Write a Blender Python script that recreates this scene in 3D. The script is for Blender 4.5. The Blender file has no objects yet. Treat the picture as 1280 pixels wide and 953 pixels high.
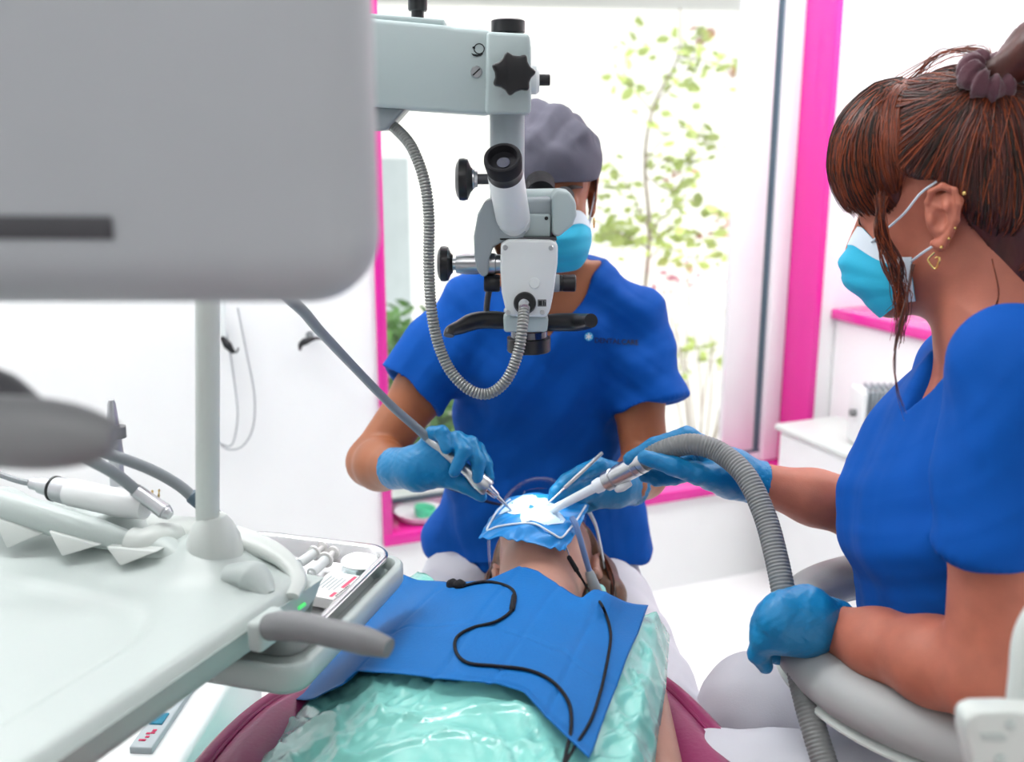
import bpy, bmesh, math, random
import numpy as np
from mathutils import Vector, Matrix
from mathutils.bvhtree import BVHTree

random.seed(7); np.random.seed(7)
C = bpy.context.scene
COL = C.collection
PI = math.pi

# ------------------------------------------------------------------ camera
FPX = 1250.0                      # focal length in pixels of the 1280 x 953 frame
TILT = math.radians(13.6)
EYE = 1.28
CT, ST = math.cos(TILT), math.sin(TILT)
cam = bpy.data.cameras.new('camera')
cam.sensor_fit = 'HORIZONTAL'; cam.sensor_width = 36.0
cam.lens = FPX * 36.0 / 1280.0
cam.clip_start = 0.02
cam.dof.use_dof = True; cam.dof.focus_distance = 1.25; cam.dof.aperture_fstop = 3.6
co = bpy.data.objects.new('camera', cam); COL.objects.link(co)
co.location = (0, 0, EYE); co.rotation_euler = (PI / 2 - TILT, 0, 0)
C.camera = co

# ------------------------------------------------------------------ sky, sun, added area lights, exposure
world = bpy.data.worlds.new('sky'); C.world = world; world.use_nodes = True
wn = world.node_tree.nodes; wl = world.node_tree.links; wn.clear()
w_out = wn.new('ShaderNodeOutputWorld'); w_bg = wn.new('ShaderNodeBackground')
w_geo = wn.new('ShaderNodeTexCoord'); w_sep = wn.new('ShaderNodeSeparateXYZ'); w_ramp = wn.new('ShaderNodeValToRGB')
w_map = wn.new('ShaderNodeMapRange')
wl.new(w_geo.outputs['Generated'], w_sep.inputs[0])
wl.new(w_sep.outputs['Y'], w_map.inputs[0])
w_map.inputs[1].default_value = -1; w_map.inputs[2].default_value = 1
wl.new(w_map.outputs[0], w_ramp.inputs[0])
w_ramp.color_ramp.elements[0].position = 0.0; w_ramp.color_ramp.elements[0].color = (0.36, 0.37, 0.38, 1)
w_ramp.color_ramp.elements[1].position = 1.0; w_ramp.color_ramp.elements[1].color = (1.75, 1.75, 1.75, 1)
wl.new(w_ramp.outputs[0], w_bg.inputs[0]); w_bg.inputs[1].default_value = 1.0
wl.new(w_bg.outputs[0], w_out.inputs[0])
C.view_settings.view_transform = 'Standard'; C.view_settings.look = 'None'
C.view_settings.gamma = 1.0; C.view_settings.use_curve_mapping = False
C.view_settings.exposure = 0.0

def area(name, loc, target, size, power, col=(1, 1, 1)):
    l = bpy.data.lights.new(name, 'AREA'); l.shape = 'RECTANGLE'; l.size, l.size_y = size; l.energy = power; l.color = col
    o = bpy.data.objects.new(name, l); COL.objects.link(o); o.location = loc
    o.rotation_euler = (Vector(target) - Vector(loc)).to_track_quat('-Z', 'Y').to_euler()
    return o
sun = bpy.data.lights.new('sun', 'SUN'); sun.energy = 4.2; sun.angle = math.radians(3); sun.color = (1, .97, .92)
so = bpy.data.objects.new('sun', sun); COL.objects.link(so); so.location = (4, -2, 6)
so.rotation_euler = Vector((-.75, .5, -.62)).to_track_quat('-Z', 'Y').to_euler()
area('added_light', (-0.9, 1.35, 2.6), (-0.75, 2.4, 1.5), (1.2, 0.4), 32)  # unseen light, added to whiten the back wall left of the window
area('added_light', (0.9, 1.9, 2.6), (1.05, 2.9, 1.3), (1.2, 0.4), 24)  # added the same way to brighten the wall right of the window
area('added_light', (-0.3, -0.4, 2.6), (-0.1, 0.6, 0.6), (1.2, 0.6), 6)  # weak fill added over the foreground, no fitting of the room

# ------------------------------------------------------------------ helpers
def P(px, py, y):
    """point of the place seen at pixel (px, py) of the 1280 x 953 frame, y metres in front of the camera"""
    u = (px - 640.0) / FPX; v = (476.5 - py) / FPX
    s = y / (CT + v * ST)
    return Vector((u * s, y, EYE + (v * CT - ST) * s))
def PZ(px, py, z):
    u = (px - 640.0) / FPX; v = (476.5 - py) / FPX
    s = (z - EYE) / (v * CT - ST)
    return Vector((u * s, (CT + v * ST) * s, z))
def S(r, g, b):
    f = lambda c: (c / 255 / 12.92) if c <= 10.3 else ((c / 255 + .055) / 1.055) ** 2.4
    return (f(r), f(g), f(b))

def tag(o, label=None, cat=None, group=None, kind=None):
    if label: o['label'] = label
    if cat: o['category'] = cat
    if group: o['group'] = group
    if kind: o['kind'] = kind
    return o
def thing(name, label, cat, loc=(0, 0, 0), group=None):
    o = bpy.data.objects.new(name, None); COL.objects.link(o); o.location = loc; o.empty_display_size = .05
    return tag(o, label, cat, group)
def root_loc(o):
    while o.parent: o = o.parent
    return np.array(o.location)

def mesh_obj(name, V, F, mat, parent=None, smooth=True, angle=40, fmat=None, label=None):
    V = np.asarray([tuple(v) for v in V] if not isinstance(V, np.ndarray) else V, dtype=np.float64)
    if parent is not None: off = root_loc(parent)
    else: off = np.array([(V[:, 0].min() + V[:, 0].max()) / 2, (V[:, 1].min() + V[:, 1].max()) / 2, V[:, 2].min()])
    me = bpy.data.meshes.new(name)
    if isinstance(F, np.ndarray):
        n, k = F.shape
        me.vertices.add(len(V)); me.vertices.foreach_set('co', (V - off).astype(np.float32).ravel())
        me.loops.add(n * k); me.loops.foreach_set('vertex_index', F.astype(np.int32).ravel())
        me.polygons.add(n); me.polygons.foreach_set('loop_start', np.arange(0, n * k, k, dtype=np.int32))
        me.update(calc_edges=True); me.validate()
    else:
        me.from_pydata([tuple(v) for v in (V - off)], [], F); me.update()
    mats = mat if isinstance(mat, (list, tuple)) else [mat]
    for m in mats: me.materials.append(m)
    if fmat is not None: me.polygons.foreach_set('material_index', np.asarray(fmat, dtype=np.int32))
    me.polygons.foreach_set('use_smooth', [bool(smooth)] * len(me.polygons))
    if smooth and angle: me.set_sharp_from_angle(angle=math.radians(angle))
    o = bpy.data.objects.new(name, me); COL.objects.link(o)
    if parent is not None: o.parent = parent
    else: o.location = off
    if label: o['label'] = label
    return o
def bm_obj(name, bm, mat, parent=None, **kw):
    bmesh.ops.recalc_face_normals(bm, faces=bm.faces)
    bm.verts.ensure_lookup_table(); bm.verts.index_update()
    V = [v.co.copy() for v in bm.verts]; F = [[v.index for v in f.verts] for f in bm.faces]
    bm.free()
    return mesh_obj(name, V, F, mat, parent, **kw)

class MB:
    """collects closed shapes of ONE part"""
    def __init__(s): s.V = []; s.F = []
    def add(s, V, F):
        n = len(s.V); s.V += [Vector(v) for v in V]; s.F += [[i + n for i in f] for f in F]; return s
    def bm(s, bm):
        bmesh.ops.recalc_face_normals(bm, faces=bm.faces); bm.verts.index_update()
        s.add([v.co.copy() for v in bm.verts], [[v.index for v in f.verts] for f in bm.faces]); bm.free(); return s
    def build(s, name, mat, parent=None, **kw): return mesh_obj(name, s.V, s.F, mat, parent, **kw)

def bev(bm, w, seg=3, ang=30):
    bmesh.ops.remove_doubles(bm, verts=bm.verts, dist=1e-6)
    bmesh.ops.recalc_face_normals(bm, faces=bm.faces)
    if w > 0:
        es = [e for e in bm.edges if len(e.link_faces) == 2 and e.calc_face_angle(0) > math.radians(ang)]
        bmesh.ops.bevel(bm, geom=es, offset=w, segments=seg, profile=.5, affect='EDGES', clamp_overlap=True)
    return bm
def poly_bm(pts, vec, w=.003, seg=3, ang=30):
    """planar polygon pts (world) extruded by vec, edges rounded by w"""
    bm = bmesh.new(); n = len(pts); vec = Vector(vec)
    a = [bm.verts.new(p) for p in pts]; b = [bm.verts.new(Vector(p) + vec) for p in pts]
    bm.faces.new(a); bm.faces.new(b[::-1])
    for i in range(n): bm.faces.new((a[i], b[i], b[(i + 1) % n], a[(i + 1) % n]))
    return bev(bm, w, seg, ang)
def box_bm(c, size, w=.004, seg=3, ax=None):
    """box: centre, full size, rounded edges; ax = three unit axes"""
    c = Vector(c); X, Y, Z = ax if ax else (Vector((1, 0, 0)), Vector((0, 1, 0)), Vector((0, 0, 1)))
    bm = bmesh.new(); vs = []
    for k in (-.5, .5):
        for j, i in ((-.5, -.5), (-.5, .5), (.5, .5), (.5, -.5)):
            vs.append(bm.verts.new(c + X * size[0] * i + Y * size[1] * j + Z * size[2] * k))
    for f in ((3, 2, 1, 0), (4, 5, 6, 7), (0, 1, 5, 4), (1, 2, 6, 5), (2, 3, 7, 6), (3, 0, 4, 7)): bm.faces.new([vs[i] for i in f])
    return bev(bm, w, seg)
def prism(name, pts, y0, y1, mat, parent, w=.003, seg=3, ang=30, **kw):
    """outline given by pixels, standing in the vertical plane y = y0, going back to y1"""
    return bm_obj(name, poly_bm([P(a, b, y0) for a, b in pts], (0, y1 - y0, 0), w, seg, ang), mat, parent, **kw)

def catmull(pts, n):
    pts = [np.array(p, dtype=float) for p in pts]
    if len(pts) == 2: return np.array([pts[0] + (pts[1] - pts[0]) * t for t in np.linspace(0, 1, n)])
    Q = [2 * pts[0] - pts[1]] + pts + [2 * pts[-1] - pts[-2]]
    out = []; m = len(pts) - 1
    for t in np.linspace(0, m - 1e-9, max(n * 4, 40)):
        i = int(t); f = t - i; p0, p1, p2, p3 = Q[i:i + 4]
        out.append(.5 * (2 * p1 + (p2 - p0) * f + (2 * p0 - 5 * p1 + 4 * p2 - p3) * f * f + (3 * p1 - p0 - 3 * p2 + p3) * f ** 3))
    out = np.array(out); d = np.r_[0, np.cumsum(np.linalg.norm(np.diff(out, axis=0), axis=1))]
    t = np.linspace(0, d[-1], n)
    return np.stack([np.interp(t, d, out[:, k]) for k in range(out.shape[1])], 1)
def sweep(path, radii, seg=12, caps=True, flat=(1, 1), up=None):
    """tube along path; flat = (scale across, scale along the second axis)"""
    path = np.asarray(path, float); n = len(path)
    T = np.gradient(path, axis=0); T /= np.linalg.norm(T, axis=1)[:, None] + 1e-12
    a = np.array(up if up is not None else ((0, 0, 1) if abs(T[0][2]) < .9 else (1, 0, 0)), float)
    N = np.zeros_like(path); a = a - T[0] * a.dot(T[0]); a /= np.linalg.norm(a); N[0] = a
    for i in range(1, n):
        a = N[i - 1] - T[i] * N[i - 1].dot(T[i]); N[i] = a / (np.linalg.norm(a) + 1e-12)
    B = np.cross(T, N)
    r = np.broadcast_to(np.asarray(radii, float), (n,))
    th = np.linspace(0, 2 * PI, seg, endpoint=False)
    V = path[:, None, :] + r[:, None, None] * (np.cos(th)[None, :, None] * N[:, None, :] * flat[0] + np.sin(th)[None, :, None] * B[:, None, :] * flat[1])
    V = V.reshape(-1, 3); F = []
    for i in range(n - 1):
        for j in range(seg):
            k = (j + 1) % seg
            F.append([i * seg + j, i * seg + k, (i + 1) * seg + k, (i + 1) * seg + j])
    if caps:
        F.append(list(range(seg))[::-1]); F.append([(n - 1) * seg + j for j in range(seg)])
    return [Vector(v) for v in V], F
def tube(name, pts, r, mat, parent=None, n=40, seg=12, flat=(1, 1), up=None, **kw):
    p = catmull(pts, n); rr = np.interp(np.linspace(0, 1, n), np.linspace(0, 1, len(r)), r) if hasattr(r, '__len__') else r
    V, F = sweep(p, rr, seg, True, flat, up)
    return mesh_obj(name, V, F, mat, parent, **kw)
def ribbed(name, pts, r, pitch, depth, mat, parent=None, seg=16, **kw):
    q = catmull(pts, 300); L = np.linalg.norm(np.diff(q, axis=0), axis=1).sum()
    n = int(L / pitch) * 4 + 1; p = catmull(pts, n)
    ph = np.arange(n) % 4
    rr = r - depth * np.where(ph == 0, 1, np.where(ph == 2, 0, .25))
    V, F = sweep(p, rr, seg)
    return mesh_obj(name, V, F, mat, parent, angle=80, **kw)
def lathe(p0, p1, prof, seg=28):
    """solid of revolution from p0 to p1; prof = (fraction of the way, radius)"""
    p0 = np.array(p0, float); p1 = np.array(p1, float); d = p1 - p0; L = np.linalg.norm(d); T = d / L
    a = np.array((0, 0, 1.)) if abs(T[2]) < .9 else np.array((1., 0, 0)); a -= T * a.dot(T); a /= np.linalg.norm(a); b = np.cross(T, a)
    th = np.linspace(0, 2 * PI, seg, endpoint=False); V = []; F = []
    for t, r in prof:
        for q in th: V.append(Vector(p0 + d * t + max(r, 1e-5) * (math.cos(q) * a + math.sin(q) * b)))
    n = len(prof)
    for i in range(n - 1):
        for j in range(seg):
            k = (j + 1) % seg; F.append([i * seg + j, i * seg + k, (i + 1) * seg + k, (i + 1) * seg + j])
    F.append(list(range(seg))[::-1]); F.append([(n - 1) * seg + j for j in range(seg)])
    return V, F
def turned(name, p0, p1, prof, mat, parent=None, seg=28, **kw):
    V, F = lathe(p0, p1, prof, seg); return mesh_obj(name, V, F, mat, parent, angle=35, **kw)
def cyl(name, p0, p1, r, mat, parent=None, e=.08, seg=28, **kw):
    return turned(name, p0, p1, [(0, r * .9), (e * .4, r), (1 - e * .4, r), (1, r * .9)], mat, parent, seg, **kw)

def polyline(pts, n):
    p = np.array([tuple(q) for q in pts], float)
    d = np.r_[0, np.cumsum(np.linalg.norm(np.diff(p, axis=0), axis=1))]
    t = np.linspace(0, d[-1], n); return np.stack([np.interp(t, d, p[:, k]) for k in range(p.shape[1])], 1)
def coons(top, bottom, left, right, nu, nv, smooth=True):
    f = catmull if smooth else polyline
    T, B, L, R = f(top, nu), f(bottom, nu), f(left, nv), f(right, nv)
    u = np.linspace(0, 1, nu)[None, :, None]; v = np.linspace(0, 1, nv)[:, None, None]
    return (1 - v) * T[None] + v * B[None] + (1 - u) * L[:, None] + u * R[:, None] - (
        (1 - u) * (1 - v) * T[0] + u * (1 - v) * T[-1] + (1 - u) * v * B[0] + u * v * B[-1])
def sheet(name, G, thick, mat, parent=None, fmat=None, **kw):
    """grid of points (nv, nu, 3) as a sheet with real thickness"""
    nv, nu, _ = G.shape
    du = np.gradient(G, axis=1); dv = np.gradient(G, axis=0); N = np.cross(du, dv); N /= np.linalg.norm(N, axis=2)[..., None] + 1e-12
    A = (G + N * thick / 2).reshape(-1, 3); B = (G - N * thick / 2).reshape(-1, 3); m = nu * nv
    F = []; fm = []
    for i in range(nv - 1):
        for j in range(nu - 1):
            q = [i * nu + j, i * nu + j + 1, (i + 1) * nu + j + 1, (i + 1) * nu + j]
            F.append(q); F.append([m + x for x in q[::-1]])
            if fmat is not None: fm += [fmat(i / (nv - 1), j / (nu - 1))] * 2
    rim = [j for j in range(nu)] + [i * nu + nu - 1 for i in range(1, nv)] + [(nv - 1) * nu + j for j in range(nu - 2, -1, -1)] + [i * nu for i in range(nv - 2, 0, -1)]
    for k in range(len(rim)):
        a, b = rim[k], rim[(k + 1) % len(rim)]; F.append([a, a + m, b + m, b])
        if fmat is not None: fm.append(0)
    return mesh_obj(name, np.r_[A, B], F, mat, parent, fmat=fm if fmat is not None else None, **kw)

# ---- smooth blended solids (bodies, gloves, cloth that follows a body)
class Solid:
    def __init__(s, lo, hi, res):
        s.res = res; s.lo = np.array(lo, float); n = np.ceil((np.array(hi, float) - s.lo) / res).astype(int) + 1
        s.ax = [s.lo[k] + res * np.arange(n[k]) for k in range(3)]
        s.f = np.full(n, .5, np.float32)
    def new(s):
        o = Solid.__new__(Solid); o.res = s.res; o.lo = s.lo; o.ax = s.ax; o.f = np.full(s.f.shape, .5, np.float32); return o
    def _sl(s, lo, hi):
        sl = []
        for k in range(3):
            a = int(np.clip(math.floor((lo[k] - s.lo[k]) / s.res), 0, len(s.ax[k]) - 1)); b = int(np.clip(math.ceil((hi[k] - s.lo[k]) / s.res) + 1, a + 1, len(s.ax[k])))
            sl.append(slice(a, b))
        sl = tuple(sl)
        return sl, s.ax[0][sl[0]][:, None, None], s.ax[1][sl[1]][None, :, None], s.ax[2][sl[2]][None, None, :]
    def _put(s, sl, d, k, op):
        a = s.f[sl]; d = d.astype(np.float32)
        if op == 'add':
            if k > 0: h = np.maximum(k - np.abs(a - d), 0) / k; r = np.minimum(a, d) - h * h * k * .25
            else: r = np.minimum(a, d)
        else:
            d = -d if op == 'sub' else d
            if k > 0: h = np.maximum(k - np.abs(a - d), 0) / k; r = np.maximum(a, d) + h * h * k * .25
            else: r = np.maximum(a, d)
        s.f[sl] = r
    def cap(s, a, b, ra, rb=None, k=.01, op='add'):
        rb = ra if rb is None else rb; a = np.array(a, float); b = np.array(b, float); m = max(ra, rb) + k + 3 * s.res + .01
        sl, X, Y, Z = s._sl(np.minimum(a, b) - m, np.maximum(a, b) + m)
        ba = b - a; q = max(ba.dot(ba), 1e-12)
        h = np.clip(((X - a[0]) * ba[0] + (Y - a[1]) * ba[1] + (Z - a[2]) * ba[2]) / q, 0, 1)
        d = np.sqrt((X - a[0] - h * ba[0]) ** 2 + (Y - a[1] - h * ba[1]) ** 2 + (Z - a[2] - h * ba[2]) ** 2) - (ra + (rb - ra) * h)
        s._put(sl, d, k, op); return s
    def chain(s, pts, radii, k=.006, op='add'):
        for i in range(len(pts) - 1): s.cap(pts[i], pts[i + 1], radii[i], radii[i + 1], k, op)
        return s
    def ell(s, c, r, axes=None, k=.01, op='add'):
        c = np.array(c, float); r = np.array(r, float); A = np.array([tuple(v) for v in axes], float) if axes is not None else np.eye(3)
        ext = np.sqrt(((A * r[:, None]) ** 2).sum(0)) + k + 3 * s.res + .01
        sl, X, Y, Z = s._sl(c - ext, c + ext); q = [A[i][0] * (X - c[0]) + A[i][1] * (Y - c[1]) + A[i][2] * (Z - c[2]) for i in range(3)]
        k0 = np.sqrt(sum((q[i] / r[i]) ** 2 for i in range(3))); k1 = np.sqrt(sum((q[i] / r[i] ** 2) ** 2 for i in range(3))) + 1e-9
        s._put(sl, k0 * (k0 - 1) / k1, k, op); return s
    def loft(s, st, k=.02, op='add', pw=2.3):
        """stations (z, cx, cy, rx, ry) from low to high"""
        st = np.array(st, float); zz = st[:, 0]; m = k + .02
        lo = (np.min(st[:, 1] - st[:, 3]) - m, np.min(st[:, 2] - st[:, 4]) - m, zz[0] - m); hi = (np.max(st[:, 1] + st[:, 3]) + m, np.max(st[:, 2] + st[:, 4]) + m, zz[-1] + m)
        sl, X, Y, Z = s._sl(lo, hi)
        fine = np.linspace(zz[0], zz[-1], 120); g = []
        for c in range(1, 5):
            y = np.interp(fine, zz, st[:, c])
            for _ in range(3): y = np.convolve(np.r_[[y[0]] * 5, y, [y[-1]] * 5], np.ones(11) / 11, 'valid')
            g.append(np.interp(Z, fine, y))
        cx, cy, rx, ry = g
        rr = (np.abs((X - cx) / rx) ** pw + np.abs((Y - cy) / ry) ** pw) ** (1 / pw)
        d = (rr - 1) * np.minimum(rx, ry)
        d = np.maximum(d, np.maximum(Z - zz[-1], zz[0] - Z)); s._put(sl, d, k, op); return s
    def half(s, p, n, lo=None, hi=None, op='cut', k=0):
        """remove everything on the side of p that n points to (inside the box lo..hi)"""
        lo = s.lo if lo is None else lo; hi = [a[-1] for a in s.ax] if hi is None else hi
        sl, X, Y, Z = s._sl(lo, hi); n = np.array(n, float); n /= np.linalg.norm(n)
        s._put(sl, (X - p[0]) * n[0] + (Y - p[1]) * n[1] + (Z - p[2]) * n[2] + 0 * X, k, 'int'); return s
    def fn(s, g, lo, hi, k=0, op='add'):
        sl, X, Y, Z = s._sl(lo, hi); s._put(sl, g(X, Y, Z) + 0 * (X + Y + Z), k, op); return s
    def mesh(s, off=0.0, disp=None, relax=2):
        f = s.f - off; f[0] = f[-1] = .5; f[:, 0] = f[:, -1] = .5; f[:, :, 0] = f[:, :, -1] = .5
        ins = f < 0; n = np.array(f.shape)
        c8 = [ins[i:n[0] - 1 + i, j:n[1] - 1 + j, k:n[2] - 1 + k] for i in (0, 1) for j in (0, 1) for k in (0, 1)]
        tot = sum(c.astype(np.int8) for c in c8); act = (tot > 0) & (tot < 8)
        idx = np.argwhere(act); vid = np.full(act.shape, -1, np.int64); vid[act] = np.arange(len(idx))
        acc = np.zeros((len(idx), 3)); cnt = np.zeros(len(idx))
        for ax in range(3):
            o = [a for a in range(3) if a != ax]
            for i in (0, 1):
                for j in (0, 1):
                    p = idx.copy(); p[:, o[0]] += i; p[:, o[1]] += j; q = p.copy(); q[:, ax] += 1
                    fa = f[p[:, 0], p[:, 1], p[:, 2]]; fb = f[q[:, 0], q[:, 1], q[:, 2]]; m = (fa < 0) != (fb < 0)
                    t = np.where(m, fa / np.where(m, fa - fb, 1), 0)
                    pos = p.astype(float); pos[:, ax] += t
                    acc[m] += pos[m]; cnt[m] += 1
        V = acc / cnt[:, None]; F = []
        for ax in range(3):
            o1, o2 = (ax + 1) % 3, (ax + 2) % 3
            a = np.take(ins, range(0, n[ax] - 1), ax); b = np.take(ins, range(1, n[ax]), ax)
            e = np.argwhere(a != b); e = e[(e[:, o1] > 0) & (e[:, o2] > 0) & (e[:, o1] < n[o1] - 1) & (e[:, o2] < n[o2] - 1)]
            sgn = a[e[:, 0], e[:, 1], e[:, 2]]
            def vv(d1, d2):
                p = e.copy(); p[:, o1] -= d1; p[:, o2] -= d2; return vid[p[:, 0], p[:, 1], p[:, 2]]
            Q = np.stack([vv(1, 1), vv(0, 1), vv(0, 0), vv(1, 0)], 1)
            Q[~sgn] = Q[~sgn][:, ::-1]; F.append(Q)
        F = np.concatenate(F); F = F[(F >= 0).all(1)]
        V = V * s.res + s.lo
        for _ in range(relax):
            A = np.zeros_like(V); D = np.zeros(len(V))
            for i, j in ((0, 1), (1, 2), (2, 3), (3, 0)):
                for c in range(3): A[:, c] += np.bincount(F[:, i], V[F[:, j], c], len(V)) + np.bincount(F[:, j], V[F[:, i], c], len(V))
                D += np.bincount(F[:, i], minlength=len(V)) + np.bincount(F[:, j], minlength=len(V))
            V = V * .5 + .5 * A / np.maximum(D, 1)[:, None]
        if disp is not None:
            a, b, c, d = (V[F[:, i]] for i in range(4)); fnm = np.cross(c - a, d - b); N = np.zeros_like(V)
            for i in range(4):
                for q in range(3): N[:, q] += np.bincount(F[:, i], fnm[:, q], len(V))
            N /= np.linalg.norm(N, axis=1)[:, None] + 1e-12
            V = V + N * disp(V, N)[:, None]
        return V, F
def bvh_of(V, F): return BVHTree.FromPolygons([tuple(v) for v in V], [tuple(f) for f in F])

# ------------------------------------------------------------------ procedural materials
def mat(name, col, rough=.5, metal=0., bump=0., bscale=60., var=.04, vscale=8., spec=.5, coat=0., trans=0., alpha=1., sss=0., stretch=None, emit=0., ior=1.45, sheen=0.):
    m = bpy.data.materials.new(name); m.use_nodes = True; nt = m.node_tree; b = nt.nodes['Principled BSDF']
    b.inputs['Roughness'].default_value = rough; b.inputs['Metallic'].default_value = metal
    b.inputs['Specular IOR Level'].default_value = spec; b.inputs['Coat Weight'].default_value = coat; b.inputs['Coat Roughness'].default_value = .15
    b.inputs['Transmission Weight'].default_value = trans; b.inputs['Alpha'].default_value = alpha; b.inputs['IOR'].default_value = ior
    b.inputs['Sheen Weight'].default_value = sheen
    if sss: b.inputs['Subsurface Weight'].default_value = sss; b.inputs['Subsurface Scale'].default_value = .01; b.inputs['Subsurface Radius'].default_value = (1, .35, .2)
    tc = nt.nodes.new('ShaderNodeTexCoord'); src = tc.outputs['Object']
    if stretch:
        mp = nt.nodes.new('ShaderNodeMapping'); mp.inputs['Scale'].default_value = stretch; nt.links.new(src, mp.inputs[0]); src = mp.outputs[0]
    nz = nt.nodes.new('ShaderNodeTexNoise'); nz.inputs['Scale'].default_value = vscale; nz.inputs['Detail'].default_value = 4; nt.links.new(src, nz.inputs[0])
    rp = nt.nodes.new('ShaderNodeValToRGB'); c = Vector(col)
    rp.color_ramp.elements[0].position = .3; rp.color_ramp.elements[1].position = .7
    rp.color_ramp.elements[0].color = (*(c * (1 - var)), 1); rp.color_ramp.elements[1].color = (*(min(1, x * (1 + var)) for x in c), 1)
    nt.links.new(nz.outputs[0], rp.inputs[0]); nt.links.new(rp.outputs[0], b.inputs['Base Color'])
    if bump:
        n2 = nt.nodes.new('ShaderNodeTexNoise'); n2.inputs['Scale'].default_value = bscale; n2.inputs['Detail'].default_value = 3; nt.links.new(src, n2.inputs[0])
        bp = nt.nodes.new('ShaderNodeBump'); bp.inputs['Strength'].default_value = bump; bp.inputs['Distance'].default_value = .004
        nt.links.new(n2.outputs[0], bp.inputs['Height']); nt.links.new(bp.outputs[0], b.inputs['Normal'])
    if emit: nt.links.new(rp.outputs[0], b.inputs['Emission Color']); b.inputs['Emission Strength'].default_value = emit
    return m
def glass(name, col=(1, 1, 1), gl=.06, rough=.02):
    m = bpy.data.materials.new(name); m.use_nodes = True; nt = m.node_tree; nt.nodes.clear()
    o = nt.nodes.new('ShaderNodeOutputMaterial'); mx = nt.nodes.new('ShaderNodeMixShader'); t = nt.nodes.new('ShaderNodeBsdfTransparent'); g = nt.nodes.new('ShaderNodeBsdfGlossy')
    lw = nt.nodes.new('ShaderNodeLayerWeight'); lw.inputs[0].default_value = .25; ma = nt.nodes.new('ShaderNodeMath'); ma.operation = 'MULTIPLY_ADD'; ma.inputs[1].default_value = .3; ma.inputs[2].default_value = gl
    nt.links.new(lw.outputs['Fresnel'], ma.inputs[0]); nt.links.new(ma.outputs[0], mx.inputs[0])
    t.inputs[0].default_value = (*col, 1); g.inputs[0].default_value = (1, 1, 1, 1); g.inputs[1].default_value = rough
    nt.links.new(t.outputs[0], mx.inputs[1]); nt.links.new(g.outputs[0], mx.inputs[2]); nt.links.new(mx.outputs[0], o.inputs[0]); return m
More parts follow.
